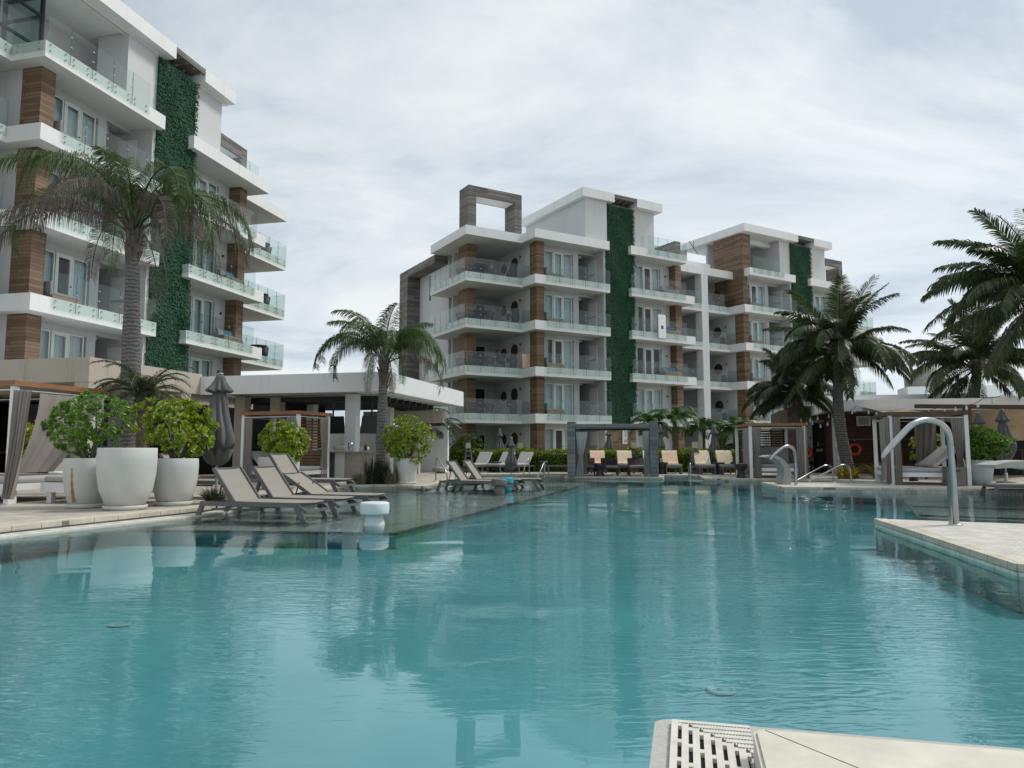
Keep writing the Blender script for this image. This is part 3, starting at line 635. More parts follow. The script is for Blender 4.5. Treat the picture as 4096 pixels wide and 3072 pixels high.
            bx('greywood', 'roof_portal', p)
            bx('white', 'portal_soffit', [(1.8, 5.0, 2.2, 3.3, 19.30, 19.319)])
            # wrapped frame along the blank end wall
            bx('greywood', 'end_frame', [(.35, 1.44, 11.2, 12.9, .06, 15.7), (.35, 1.44, 5.9, 11.2, 15.1, 15.7)])
            bx('wall', 'wall', [(1.44, 1.7, 5.7, 14, .06, 16.2), (1.7, 5.2, 5.7, 5.9, .06, 16.2)])
            bx('darkin', 'slot_window', [(1.42, 1.439, 9.0, 9.25, 12.9, 14.9)])
        # left terrace of the module (W1 or the bay side)
        if isfirst or left_ext is not None or True:
            a0 = 1.64 if not isfirst else 0
            for k in range(-1, 4):
                f0 = .06 if k == -1 else zt(k); c0 = zb(k + 1)
                bx('wall', 'wall', [(5.0, 5.12, .12, 5.2, f0, c0)])
                if isfirst:
                    bx('wood', 'timber_column', [(1.12, 1.84, 2.0, 3.4, f0, c0)])
                    bx('wall', 'wall', [(1.44, 2.3, 5.0, 5.2, f0, c0), (4.2, 5.0, 5.0, 5.2, f0, c0), (2.3, 4.2, 5.002, 5.2, f0 + 2.2, c0)])
                    s_ = inst('sliding_door', SL, root, (u0 + 2.3, 5.06, zt(k))); inst('pane', SP, s_); inst('curtain', DR[1], root, (u0 + 2.5, 5.3, zt(k)))
                    inst('sconce', SC_, root, (u0 + 4.9, 1.1, zt(k) + 1.9)); inst('sconce', SC_, root, (u0 + 1.95, 4.9, zt(k) + 1.6)); inst('sconce', SC_, root, (u0 + 4.9, 3.3, zt(k) + 1.5))
                    if k >= 0:
                        rail(root, (u0, 0), (u0 + 4.41, 0), k, npan=4); rail(root, (u0, 5.85), (u0, 0), k, npan=6)
                        g_ = MB().box(u0 + 4.42, u0 + 5.0, -.045, -.03, zb(k) + .65, zb(k) + 1.6).build('glass_railing', 'rail', root)
                elif left_ext is None:
                    bx('wall', 'wall', [(2.05, 5.0, 3.4, 3.5, f0, c0), (1.84, 2.0, .75, 3.5, f0, c0)])
                    inst('sconce', SC_, root, (u0 + 4.9, .9, zt(k) + 1.7))
                    if k >= 0:
                        rail(root, (u0 + 2.02, 0), (u0 + 4.41, 0), k, npan=2)
                        MB().box(u0 + 4.42, u0 + 5.0, -.045, -.03, zb(k) + .65, zb(k) + 1.6).build('glass_railing', 'rail', root)
                else:
                    bx('wall', 'wall', [(left_ext, 5.0, 3.4, 3.5, f0, c0)])
                    if k >= 0: rail(root, (u0 + left_ext, -.17), (u0 + 4.41, -.17), k, npan=8)
        if not isfirst and left_ext is None:
            bx('wood', 'timber_wall', [(4.98, 5.12, -1.08, 2.1, zt(3), 19.37), (5.12, 6.0, -1.08, -.75, zt(4), 19.37)])
            bx('wall', 'wall', [(5.12, 9.4, 3.0, 3.2, zt(4), 19.37), (9.5, 10.83, -1.2, .4, zt(4), 19.37), (9.5, 13.45, .4, 5.0, zt(4), 19.369)])
            bx('white', 'ceiling_beam', [(5.2, 9.5, -.2, .3, 18.95, 19.37)])
            rail(root, (u0 + 5.5, -1.72), (u0 + 9.4, -1.72), 4, npan=4)
            bx('wall', 'wall', [(-3, 5.0, 5.4, 5.6, zt(4), 19.37)])
            m = MB(); m.tube([(u0 + 1.0, 1.0, 18.6), (u0 + 4.4, 3.4, 18.5)], .03); m.tube([(u0 + 2.7, 2.2, 18.55), (u0 + 2.7, 2.2, 19.2)], .02); m.build('pipe', 'blackmetal', root)
        if left_ext is not None:
            # glazed corner room under the roof, grey back wall, white pier
            bx('wall', 'wall', [(9.0, 10.83, -1.2, .4, zt(4), 19.37), (7.2, 13.45, 1.6, 5.0, zt(4), 19.369), (5.9, 7.2, 2.15, 2.3, zt(4), 19.37)]); bx('wall', 'wall', [(left_ext, -1.4, 4.4, 4.6, zt(4), 19.37)])
            m = MB()
            for (x, y) in ((left_ext, .15), (-2.6, .15), (-.4, .15), (1.8, .15), (4.0, .15), (5.9, .15), (5.9, 2.0)): m.box(u0 + x, u0 + x + .12, y, y + .12, zt(4), 19.37)
            for z_ in (16.35, 17.05, 18.4, 19.25): m.box(u0 + left_ext, u0 + 6.02, .16, .26, z_, z_ + .1); m.box(u0 + 5.91, u0 + 6.01, .2, 2.1, z_, z_ + .1)
            gr = m.build('corner_glazing', 'blackmetal', root)
            MB().box(u0 + left_ext, u0 + 5.95, .20, .215, zt(4), 19.3).box(u0 + 5.955, u0 + 5.97, .22, 2.1, zt(4), 19.3).build('pane', 'pane', gr)
            rail(root, (u0 + 4.42, -1.72), (u0 + 9.8, -1.72), 4, npan=5); rail(root, (u0 + 4.42, -.17), (u0 + 4.42, -1.72), 4, npan=1); rail(root, (u0 + left_ext, -.17), (u0 + 4.41, -.17), 4, npan=7)
            m = MB().box(u0 + left_ext, u0 + 11.2, -1.25, -1.1, 19.30, 19.38).box(u0 + left_ext, u0 + 11.2, -1.05, -.95, 19.26, 19.38).box(u0 + 13.7, u0 + 15.9, -1.3, -1.1, 19.28, 19.38); m.build('soffit_trim', 'white2', root)
            # lit EXIT sign in the service recess
            s_ = MB().box(u0 + 9.55, u0 + 9.9, .45, .49, zt(3) + 2.16, zt(3) + 2.36).build('exit_sign', 'white2', root)
            exit_text(s_, (u0 + 9.575, .447, zt(3) + 2.19))
        # right end
        end = mi == len(mods) - 1
        if not end:
            # two bays behind a white concrete frame at v = 0 up to the next module
            for k in range(0, 4):
                slab(root, [(u0 + 18.301, .302), (u0 + 22.04, .302), (u0 + 22.04, 6), (u0 + 18.301, 6)], k)
                MB().box(u0 + 19.201, u0 + 21.7, 0, .3, zb(k), zt(k)).build('balcony_slab', 'white', root)
                rail(root, (u0 + 19.22, 0), (u0 + 21.68, 0), k, npan=2)
            bx('white', 'concrete_frame', [(21.7, 22.06, 0, .75, .06, 16.26), (22.075, 22.42, .002, .75, .06, 16.26), (18.46, 21.7, 0, .3, 15.62, 16.259), (22.42, 25.52, .002, .3, 15.62, 16.259),
                                     (20.17, 23.31, .55, .8, 15.9, 16.76)])
            bx('white', 'roof_slab', [(18.46, 25.4, .3, 6, 15.7, 16.2)])
            for k in range(-1, 4):
                f0 = .06 if k == -1 else zt(k)
                bx('wall', 'wall', [(18.68, 21.95, 3.4, 3.5, f0, zb(k + 1)), (18.68, 18.8, .12, 3.4, f0, zb(k + 1))])
        else:
            for k in range(0, 5):
                slab(root, [(u0 + x, y) for x, y in [(18.301, .302), (19.201, .302), (19.201, 0), (24.24, 0), (24.24, 6), (18.301, 6)]], k)
                if k < 4:
                    rail(root, (u0 + 19.22, 0), (u0 + 24.24, 0), k, npan=5); rail(root, (u0 + 24.24, 0), (u0 + 24.24, 5.9), k, npan=5)
            for k in range(-1, 4):
                f0 = .06 if k == -1 else zt(k)
                bx('wall', 'wall', [(18.68, 18.8, .12, 5.2, f0, zb(k + 1)), (18.8, 22.8, 5.2, 5.4, f0, zb(k + 1)), (22.6, 22.8, 5.4, 12, f0, zb(k + 1))])
                bx('wood', 'timber_column', [(21.9, 22.6, 2.0, 3.4, f0, zb(k + 1))])
            bx('greywood', 'roof_portal', [(18.3, 18.9, 2.0, 3.47, zt(4), 20.0), (22.1, 22.7, 2.0, 3.47, zt(4), 20.0), (18.9, 22.1, 2.001, 3.469, 19.32, 19.999)])
            bx('white', 'portal_soffit', [(18.9, 22.1, 2.2, 3.3, 19.30, 19.319)])
            if left_ext is not None:
                rail(root, (u0 + 15.7, -1.0), (u0 + 19.4, -1.0), 4, npan=4)
    # interior core behind everything, keeps the sky out of the rooms
    ua = mods[0] + (1.7 if first else left_ext); ub = mods[-1] + 22.6
    MB().box(ua, ub, 6.0, 13.5, .06, 16.0).build('building_core', 'white', root)
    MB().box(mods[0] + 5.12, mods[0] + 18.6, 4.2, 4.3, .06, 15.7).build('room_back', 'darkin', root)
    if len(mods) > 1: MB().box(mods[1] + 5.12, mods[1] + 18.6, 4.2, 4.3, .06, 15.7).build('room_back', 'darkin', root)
FONT = {'E': ['111', '100', '110', '100', '111'], 'X': ['101', '101', '010', '101', '101'], 'I': ['111', '010', '010', '010', '111'], 'T': ['111', '010', '010', '010', '010'],
        'P': ['111', '101', '111', '100', '100'], 'O': ['111', '101', '101', '101', '111'], 'L': ['100', '100', '100', '100', '111'], '1': ['010', '110', '010', '010', '010'], 'A': ['010', '101', '111', '101', '101'], 'R': ['110', '101', '110', '101', '101'], 'S': ['111', '100', '111', '001', '111'], ' ': ['000'] * 5}
def glyphs(txt, x, y, z, px, dp=.004):
    m = MB()
    for ci, ch in enumerate(txt):
        for r_, row in enumerate(FONT[ch]):
            for c_, q in enumerate(row):
                if q == '1': m.box(x + (ci * 4 + c_) * px, x + (ci * 4 + c_ + 1.02) * px, y - dp, y, z + (4 - r_) * px, z + (5.02 - r_) * px)
    return m
def exit_text(par, at): glyphs('EXIT', at[0], at[1], at[2], .02).build('letters', 'red', par)
WSTATE = {('c', 0, 'W3', 3): 1, ('c', 0, 'W3', 2): 2, ('c', 0, 'W3', 1): 3, ('c', 0, 'W3', 0): 0, ('c', 0, 'W2', 1): 2, ('c', 0, 'W2', -1): 1, ('c', 1, 'W2', 3): 1, ('c', 1, 'W2', 0): 1,
          ('l', 0, 'W2', 1): 1, ('l', 0, 'W3', -1): 3, ('l', 0, 'W3', 0): 0}
Cx, Cy, _ = AT(1861, 1500, 48)
bc = thing('apartment_building', 'long white apartment building across the pool with two green walls', 'building', (Cx, Cy, 0), R(90) - AC); bc['nm'] = 'c'
building(bc, [0, 20.4], True, None)
Lx, Ly, _ = AT(160, 553, 25.8); A_ = (math.sin(AL), math.cos(AL)); B_ = (-math.cos(AL), math.sin(AL))
bl = thing('apartment_building', 'nearest white apartment building with a tall green wall, rising behind the large arching palm', 'building', (Lx - 4.42 * A_[0] + 1.72 * B_[0], Ly - 4.42 * A_[1] + 1.72 * B_[1], 0), R(90) - AL); bl['nm'] = 'l'
building(bl, [0], False, None, left_ext=-5.0)
def CW(u, v): a = R(90) - AC; return (bc.location.x + u * math.cos(a) - v * math.sin(a), bc.location.y + u * math.sin(a) + v * math.cos(a))
def LW(u, v): a = R(90) - AL; return (bl.location.x + u * math.cos(a) - v * math.sin(a), bl.location.y + u * math.sin(a) + v * math.cos(a))
RC = R(90) - AC; RLB = R(90) - AL
del bc['nm'], bl['nm']

# ------------------------------------------------------------------ low buildings round the terrace (aligned with the s,t axes)
def sbox(m, s0, s1, t0, t1, z0, z1): return m.box(s0, s1, t0, t1, z0, z1)      # built in a root turned to the s,t axes
def STT(px, py, t):
    """s and z where the view ray through a photo point meets the wall plane at distance t"""
    d = ray(px, py); dt = d[0] * math.sin(AL) + d[1] * math.cos(AL); k = t / dt; return (d[0] * SX + d[1] * SY) * k, EYE + d[2] * k
# restaurant with beige parapet
rb = thing('restaurant_building', 'low restaurant block with a stained beige parapet on square pillars over dark glazing', 'building', (0, 0, 0), RZ)
MB().box(-40, -16.26, 17.0, 17.45, 3.0, 3.70).box(-16.71, -16.26, 17.45, 21.9, 3.0, 3.70).build('parapet', 'beige', rb)
MB().box(-40, -16.71, 17.45, 26, 3.1, 3.3).build('roof_slab', 'white', rb)
MB().box(-40, -16.9, 17.9, 18.0, 2.72, 2.99).box(-16.98, -16.9, 18.0, 26, 2.72, 2.99).build('ceiling_beam', 'beige', rb)
for s_, t_ in ((-16.75, 17.02), (-16.75, 20.9), (-20.6, 17.02), (-24.5, 17.02)): MB().box(s_, s_ + .48, t_, t_ + .48, .06, 2.999).build('pillar', 'beige', rb)
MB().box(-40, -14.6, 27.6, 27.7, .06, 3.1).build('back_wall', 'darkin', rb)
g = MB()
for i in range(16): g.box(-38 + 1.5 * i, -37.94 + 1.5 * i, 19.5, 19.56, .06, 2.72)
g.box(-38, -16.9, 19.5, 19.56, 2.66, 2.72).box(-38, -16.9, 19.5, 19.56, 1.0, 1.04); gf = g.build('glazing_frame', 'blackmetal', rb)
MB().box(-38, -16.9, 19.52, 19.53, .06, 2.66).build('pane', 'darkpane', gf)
# bar canopy
bar = thing('bar_canopy', 'wide white flat canopy on pale columns over the pool bar', 'canopy', (0, 0, 0), RZ)
MB().box(-16.255, -9.36, 21.83, 22.05, 2.99, 3.62).box(-9.58, -9.36, 22.05, 30.2, 2.99, 3.62).box(-16.255, -9.58, 29.9, 30.2, 2.99, 3.62).build('fascia', 'white', bar)
MB().box(-16.25, -9.585, 22.055, 29.9, 3.05, 3.3).build('roof_slab', 'white', bar)
for i in range(9):
    MB().box(-16.2, -10.35 + .0 * i, 23.7 + .66 * i, 23.84 + .66 * i, 2.82, 2.999).build('ceiling_slat', 'blackmetal', bar)
def col(px0, px1, t, py=1700, h=3.0, z0=.06, mt='white', dpt=.38):
    a, _ = STT(px0, py, t); b_, _ = STT(px1, py, t); return MB().box(a, b_, t, t + dpt, z0, h).build('column', mt, bar)
col(1379, 1422, 22.9, dpt=.35); col(1225, 1252, 25.3); col(1545, 1561, 27.6); col(1078, 1116, 23.6, mt='beige'); col(935, 976, 23.0, mt='beige')
# things seen through the bar: a pale beam and far posts
MB().box(-13.5, -9.9, 29.0, 29.3, 2.25, 2.75).build('back_beam', 'beige', bar)
for s_ in (-12.9, -11.2): MB().box(s_, s_ + .25, 29.0, 29.25, .06, 2.25).build('back_post', 'beige', bar)
MB().box(-19, -10.5, 31.5, 31.7, .06, 2.2).build('back_wall', 'white', bar)
ctr = thing('bar_counter', 'pitted limestone bar counter below the canopy', 'counter', (0, 0, 0), RZ)
a, _ = STT(1378, 1850, 22.3); b_, _ = STT(1520, 1850, 22.3); c_, _ = STT(1215, 1850, 22.6)
MB().box(a, b_, 22.3, 22.8, .1, 1.0).build('front', 'counter', ctr); MB().box(STT(1340, 1850, 22.3)[0], a - .002, 22.28, 22.8, .1, 1.0).build('end_panel', 'white', ctr)
MB().box(c_ - 1, STT(1340, 1850, 22.3)[0] - .1, 23.2, 23.6, .1, 1.0).build('front', 'conc', ctr); MB().box(c_ - 1.1, b_ + .05, 22.2, 23.8, 1.0, 1.045).build('counter_top', 'conc', ctr)
def small(name, mk, px, py, Y, label, cat, group=None, rz=0):
    x, y, z = AT(px, py, Y); o = mk((x, y, z)); return tag(o, label, cat, group)
def shaker(loc): return MB().lathe([(0, 0), (.055, 0), (.085, .16), (.08, .19), (.07, .25), (0, .26)], 18).build('wine_cooler', 'steel', None, loc)
small('c', shaker, 1402, 1802, 23.3, 'tapered steel wine cooler standing on the bar counter', 'wine cooler')
for i, (px, lb) in enumerate(((1447, 'squat glass jar on the counter beside the wine cooler'), (1462, 'tall dark bottle on the counter right of the wine cooler'), (1472, 'pale jar on the counter next to the fat palm trunk'), (1276, 'first steel shaker in the row behind the cabana drape'), (1284, 'second steel shaker in the row behind the cabana drape'), (1292, 'last steel shaker of the row behind the cabana drape'))):
    hgt = (.10, .2, .12, .1, .12, .1)[i]
    small('j', lambda l: MB().lathe([(0, 0), (.04, 0), (.04, hgt * .7), (.025, hgt * .8), (.025, hgt), (0, hgt)], 12).build('jar' if i != 1 else 'bottle', ('pot', 'darkin', 'whitep', 'steel', 'steel', 'steel')[i], None, l), px, 1802, 23.4, lb, 'jar' if i != 1 else 'bottle', 'jars and shakers on the bar counter')
small('b', lambda l: MB().lathe([(0, 0), (.12, 0), (.2, .08), (.19, .15), (.16, .15)], 20).build('stone_bowl', 'conc', None, l), 1357, 1802, 23.5, 'wide grey stone bowl on the bar counter by the drape', 'bowl')
for px, lb, r_ in ((1490, 'dark television tilted down from the bar ceiling beside the palm trunk', .35), (1330, 'dark television hanging behind the cabana in the bar', -.3)):
    x, y, z = AT(px, 1700, 25.5); o = thing('television', lb, 'television', (x, y, z), RZ + .5 + r_, 'televisions over the bar')
    MB().bar((-.42, 0, 0), (.42, 0, 0), .05, .62, up=(0, -.3, 1)).build('screen', 'blackmetal', o); MB().bar((0, .05, .25), (0, .1, 1.0), .05, .05).build('ceiling_arm', 'blackmetal', o)
# pool hut at the right
hut = thing('pool_hut', 'low pool hut clad in dark boards under thick white roof fascias', 'building', (0, 0, 0), RZ)
MB().box(4.7, 12.0, 35.06, 35.3, 3.09, 3.54).box(4.7, 4.95, 35.3, 40.2, 3.09, 3.54).box(4.95, 25, 35.3, 44, 3.12, 3.4).build('fascia', 'white', hut)
MB().box(5.66, 26, 31.9, 32.15, 2.68, 3.13).box(5.66, 5.9, 32.15, 35.9, 2.68, 3.13).box(5.9, 26, 32.15, 35.9, 2.75, 3.0).build('fascia', 'white', hut)
s0 = STT(3153, 1750, 36.2)[0]; s1, _ = STT(3236, 1750, 36.2); s2, _ = STT(3300, 1750, 36.2); s3, _ = STT(3330, 1750, 36.2)
MB().box(s0, s1, 36.2, 36.4, .06, 3.09).box(s2 + .12, s3 + .3, 36.2, 36.4, .06, 3.09).box(s1, s2 + .12, 36.2, 36.4, 2.36, 3.09).box(s0, s0 + .2, 36.4, 43, .06, 3.09).build('board_wall', 'hutwood', hut)
MB().box(s1, s1 + .14, 36.12, 36.3, .06, 2.5).box(s2, s2 + .12, 36.12, 36.3, .06, 2.5).box(s1 + .14, s2, 36.12, 36.3, 2.36, 2.5).build('door_frame', 'conc', hut)
dd = MB().box(s1 + .14, s2, 36.3, 36.34, .1, 2.36).build('door', 'darkin', hut)
for px, py, w1, h1 in ((3272, 1801, .14, .12), (3286, 1801, .09, .12), (3272, 1777, .05, .2)):
    s_, z_ = STT(px, py, 36.28); MB().box(s_ - w1 / 2, s_ + w1 / 2, 36.27, 36.30, z_ - h1 / 2, z_ + h1 / 2).build('door_sign', 'conc', dd)
MB().tube([(s1 + .55 + .09 * math.cos(a / 6 * math.pi), 36.26, 1.33 + .06 * math.sin(a / 6 * math.pi)) for a in range(7)], .014).build('handle', 'steel', dd)
u0_ = STT(3332, 1750, 34.2)[0]
MB().box(u0_, 26, 34.2, 34.4, .06, 2.68).box(u0_, u0_ + .2, 34.4, 36.2, .06, 2.68).build('board_wall', 'redwood', hut)
MB().box(u0_ - .03, u0_ + .45, 34.12, 34.19, .06, 2.68).build('white_post', 'white', hut)
a, za = STT(3425, 1665, 34.15); b_, zb_ = STT(3482, 1703, 34.15); v_ = MB().box(a, b_, 34.12, 34.17, zb_, za).build('louvred_window', 'white', hut)
m = MB()
for i in range(12): m.box(a + .07, b_ - .07, 34.09, 34.119, zb_ + .05 + i * (za - zb_ - .1) / 12, zb_ + .05 + (i + .5) * (za - zb_ - .1) / 12)
m.build('slats', 'conc', v_)
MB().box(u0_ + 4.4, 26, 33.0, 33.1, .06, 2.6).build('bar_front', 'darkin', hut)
MB().box(9.5, 26, 33.3, 33.35, 1.25, 1.30).build('shelf', 'brownbeam', hut)
MB().box(12, 30, 44, 46, .06, 4.6).build('rear_block', 'white', hut)
# pool rules board
rx = thing('rules_board', 'tall white printed rules board on the hut wall behind the leaning palm', 'sign', (0, 0, 0), RZ)
a, za = STT(3333, 1719, 33.9); b_, zb2 = STT(3381, 1872, 33.9)
MB().box(a, b_, 33.86, 33.9, max(.2, zb2), za).build('board', 'white2', rx); MB().box(a - .02, b_ + .05, 33.83, 33.91, za, za + .16).build('header', 'white2', rx)
m = MB(); rnd = random.Random(4)
for c0, c1 in ((a + .05, (a + b_) / 2 - .03), ((a + b_) / 2 + .04, b_ - .03)):
    z_ = za - .12
    while z_ > .35:
        if not (za - .75 < z_ < za - .4): m.box(c0, c0 + (c1 - c0) * rnd.uniform(.5, 1), 33.853, 33.859, z_, z_ + .02)
        z_ -= rnd.choice([.05, .05, .09])
m.build('print', 'greyink', rx); MB().box((a + b_) / 2 - .01, (a + b_) / 2 + .012, 33.85, 33.858, .2, za).build('seam', 'conc', rx)
ds = thing('depth_sign', 'narrow vertical sign strip with a figure one and a ring beside the dark door', 'sign', (0, 0, 0), RZ)
a, za = STT(3240, 1700, 36.05); _, zb2 = STT(3240, 1792, 36.05); MB().box(a - .09, a + .09, 36.06, 36.1, zb2, za).build('board', 'conc', ds)
glyphs('1', a - .05, 36.055, zb2 + .35, .035).build('figure', 'ink', ds); MB().torus((a, 36.055, zb2 + .16), .06, .014).build('ring_mark', 'greyink', ds)
ps = thing('room_sign', 'slim white sign with a figure one above a ring, on boards under the green wall', 'sign', (*CW(12.2, -1.36), 0), RC)
MB().box(-.02, .32, -.03, 0, 1.58, 2.62).box(-.10, -.02, -.03, .05, 1.58, 2.62).build('board', 'white2', ps); glyphs('1', .08, -.034, 2.02, .055).build('figure', 'ink', ps)
MB().torus((.16, -.036, 1.80), .095, .028, s2=6).build('ring_mark', 'greyink', ps); m = MB()
for i in range(4): m.box(.05, .27 - .03 * (i % 2), -.036, -.031, 2.34 + .055 * i, 2.37 + .055 * i)
m.build('print', 'greyink', ps)
bd = thing('notice_board', 'white notice board with a small dark square leaning on the balcony glass', 'board', (*CW(15.75, -1.82), 0), RC)
MB().box(-.45, .30, -.02, .0, 9.55, 11.35).build('panel', 'white2', bd); MB().box(-.17, .03, -.026, -.021, 10.25, 10.5).build('dark_square', 'ink', bd)
# water tank on its cone
x, y, z = AT(3697, 1540, 70); wt = thing('water_tank', 'grey flared water tank on a tapering stem behind the coconut palms', 'water tank', (x, y, 0))
MB().lathe([(1.0, 0), (1.0, 5.6), (1.7, 6.6), (1.72, 8.6), (1.5, 8.9), (0, 8.95)], 30).build('tank', 'conc', wt)

# ------------------------------------------------------------------ plants
def frond(mb, base, az, el, L, droop, nl, ll, hang, lw, rng, stem=None, fold=.25, start=.16):
    n = 14; p = Vector(base); pts = [p.copy()]; dirs = []
    for i in range(n):
        t = i / n; e = el - droop * (t ** 1.25); d = Vector((math.cos(az) * math.cos(e), math.sin(az) * math.cos(e), math.sin(e))); dirs.append(d); p = p + d * (L / n); pts.append(p.copy())
        az += rng.uniform(-.03, .03)
    (stem or mb).tube(pts, [.022 * (1 - .85 * i / n) + .004 for i in range(n + 1)], 4, cap=False)
    V = []; Fc = []
    for j in range(nl):
        t = start + (1 - start) * (j + rng.random() * .6) / nl; q = min(n - 1, int(t * n)); fr_ = t * n - q; pos = pts[q].lerp(pts[q + 1], min(1, fr_)); d = dirs[q]
        side = d.cross(Vector((0, 0, 1))); side = side.normalized() if side.length > .05 else Vector((1, 0, 0)); up = side.cross(d).normalized()
        prof = .35 + .65 * math.sin(math.pi * min(1, .12 + t * .85)) ; l_ = ll * prof * rng.uniform(.82, 1.1)
        for sg in (-1, 1):
            a = (side * sg + d * (.45 + .5 * t) + up * (fold + rng.uniform(-.18, .18))).normalized()
            b_ = (a + Vector((0, 0, -hang * rng.uniform(.6, 1.3)))).normalized(); c_ = (b_ + Vector((0, 0, -hang * 1.3))).normalized()
            p1 = pos + a * l_ * .35; p2 = p1 + b_ * l_ * .35; p3 = p2 + c_ * l_ * .3; wv = (d * .8 + up * .3 * sg).normalized() * lw / 2
            k = len(V); V += [pos - wv * .5, pos + wv * .5, p1 + wv, p1 - wv, p2 + wv * .75, p2 - wv * .75, p3]
            Fc += [(k, k + 1, k + 2, k + 3), (k + 3, k + 2, k + 4, k + 5), (k + 5, k + 4, k + 6)]
    mb.add([tuple(v) for v in V], Fc)
def palm(name, label, base, top, r0, r1, fr, seed, mt, trunkmt='trunk', deadmt='dead', group=None, bulge=0, sheath=True, lean=None, leaf=None):
    """fr: list of dicts n, el range, L, droop, nl, ll, hang, lw, dead"""
    rng = random.Random(seed); o = thing(name, label, 'palm tree', (base[0], base[1], 0), 0, group)
    b = Vector((0, 0, base[2])); t_ = Vector((top[0] - base[0], top[1] - base[1], top[2])); n = 16; pts = []; rad = []
    for i in range(n + 1):
        t = i / n; p = b.lerp(t_, t)
        if lean: p += Vector(lean) * math.sin(math.pi * t)
        pts.append(p); rad.append((r0 + (r1 - r0) * t) * (1 + bulge * math.sin(math.pi * min(1, t * 1.15)) + .025 * math.sin(i * 2.1)) * (1.25 if i == 0 else 1))
    m = MB().tube(pts, rad, 14)
    m.build('trunk', trunkmt, o)
    if sheath:
        m = MB()
        for i in range(26):
            a = i * 2.4; z = -.75 + .9 * i / 26; c = t_ + Vector((math.cos(a) * r1 * .8, math.sin(a) * r1 * .8, z)); tip = c + Vector((math.cos(a) * (.05 + .10 * rng.random()), math.sin(a) * (.05 + .10 * rng.random()), .16 + .12 * rng.random()))
            m.bar(c - Vector((0, 0, .14)), tip, .085, .022, up=(math.cos(a), math.sin(a), 0))
        m.tube([t_ + Vector((0, 0, -.85)), t_ + Vector((0, 0, -.4)), t_ + Vector((0, 0, .12))], [r1 * 1.02, r1 * 1.3, r1 * .5], 12); m.build('leaf_bases', 'sheath', o)
    green = MB(); dead = MB(); nd = 0
    for f in fr:
        for i in range(f['n']):
            az = f.get('az0', 0) + 2 * math.pi * (i + rng.uniform(-.28, .28)) / f['n'] if 'azs' not in f else R(f['azs'][i])
            el = R(rng.uniform(*f['el'])) if 'els' not in f else R(f['els'][i]); tgt = dead if f.get('dead') else green; nd += bool(f.get('dead'))
            frond(tgt, t_ + Vector((math.cos(az) * r1 * .6, math.sin(az) * r1 * .6, rng.uniform(-.1, .12))), az, el, f['L'] * rng.uniform(.88, 1.08), R(f['droop']) * rng.uniform(.85, 1.15), f['nl'], f['ll'], f['hang'], f['lw'], rng, start=f.get('start', .16), fold=f.get('fold', .25))
    green.build('crown', mt, o)
    if nd: dead.build('dry_fronds', deadmt, o)
    return o
# big arching palm on the left
X, Y, Z = AT(289 * 1.8517, 487 * 1.8517, 17); bx_, by_, _ = AT(284 * 1.8517, 930 * 1.8517, 17)
palm('palm_tree', 'tall palm with arching feathery fronds, partly dry, before the nearest building', (bx_, by_, .1), (X, Y, Z - .15), .20, .135,
     [dict(n=4, el=(70, 86), L=2.1, droop=100, nl=84, ll=.72, hang=1.2, lw=.022), dict(n=12, el=(54, 78), L=3.8, droop=168, nl=112, ll=.85, hang=2.2, lw=.021, az0=.3), dict(n=8, el=(20, 46), L=3.5, droop=125, nl=100, ll=.80, hang=2.6, lw=.018, dead=True, az0=.15)], 11, 'queen', bulge=.28)
X, Y, Z = AT(312 * 1.8517, 828 * 1.8517, 15.6); bx_, by_, _ = AT(306 * 1.8517, 960 * 1.8517, 15.6)
palm('palm_tree', 'small dense date palm with a rough dark stem beside the tall arching palm', (bx_, by_, .1), (X, Y, Z - .25), .11, .13,
     [dict(n=20, el=(20, 78), L=1.2, droop=110, nl=46, ll=.24, hang=.35, lw=.014, start=.1), dict(n=14, el=(-10, 25), L=1.1, droop=80, nl=40, ll=.22, hang=.4, lw=.013, start=.1)], 5, 'coco', trunkmt='sheath')
X, Y, Z = AT(829 * 1.8517, 775 * 1.8517, 22); bx_, by_, _ = AT(823 * 1.8517, 1000 * 1.8517, 22)
palm('palm_tree', 'feathery palm with a smooth ringed trunk in the planting bed by the canopy', (bx_, by_, .1), (X, Y, Z - .1), .165, .115,
     [dict(n=6, el=(72, 88), L=2.3, droop=85, nl=80, ll=.58, hang=.9, lw=.024), dict(n=11, el=(55, 76), L=2.95, droop=168, nl=96, ll=.62, hang=1.9, lw=.023, az0=.4), dict(n=3, el=(25, 38), L=2.4, droop=130, nl=80, ll=.55, hang=2.2, lw=.02, dead=True)], 23, 'queen', bulge=.12)
# coconut palms on the right
def coco(label, cpx, cpy, Yc, bpx, bpy, Yb, L, n1, n2, seed, r=.17, mt='coco', extra=None, lean=None, ll=.62):
    X, Y, Z = AT(cpx * 1.8517, cpy * 1.8517, Yc); bx_, by_, _ = AT(bpx * 1.8517, bpy * 1.8517, Yb)
    L *= 1.08; fr = [dict(n=6, el=(68, 88), L=L * 1.05, droop=34, nl=80, ll=ll * .95, hang=.25, lw=.036, fold=.15), dict(n=n1 + 2, el=(45, 84), L=L, droop=66, nl=86, ll=ll, hang=.45, lw=.048, fold=.1), dict(n=n2 + 6, el=(8, 50), L=L * 1.06, droop=96, nl=100, ll=ll * 1.15, hang=.9, lw=.048, az0=.2, fold=-.05), dict(n=n2 // 2 + 3, el=(-40, 0), L=L * .95, droop=48, nl=80, ll=ll, hang=1.1, lw=.046, az0=.9, fold=-.15)]
    if extra: fr += extra
    return palm('palm_tree', label, (bx_, by_, .08), (X, Y, Z), r * 1.15, r * .8, fr, seed, mt, trunkmt='trunkdark', group='coconut palms by the pool hut', lean=lean)
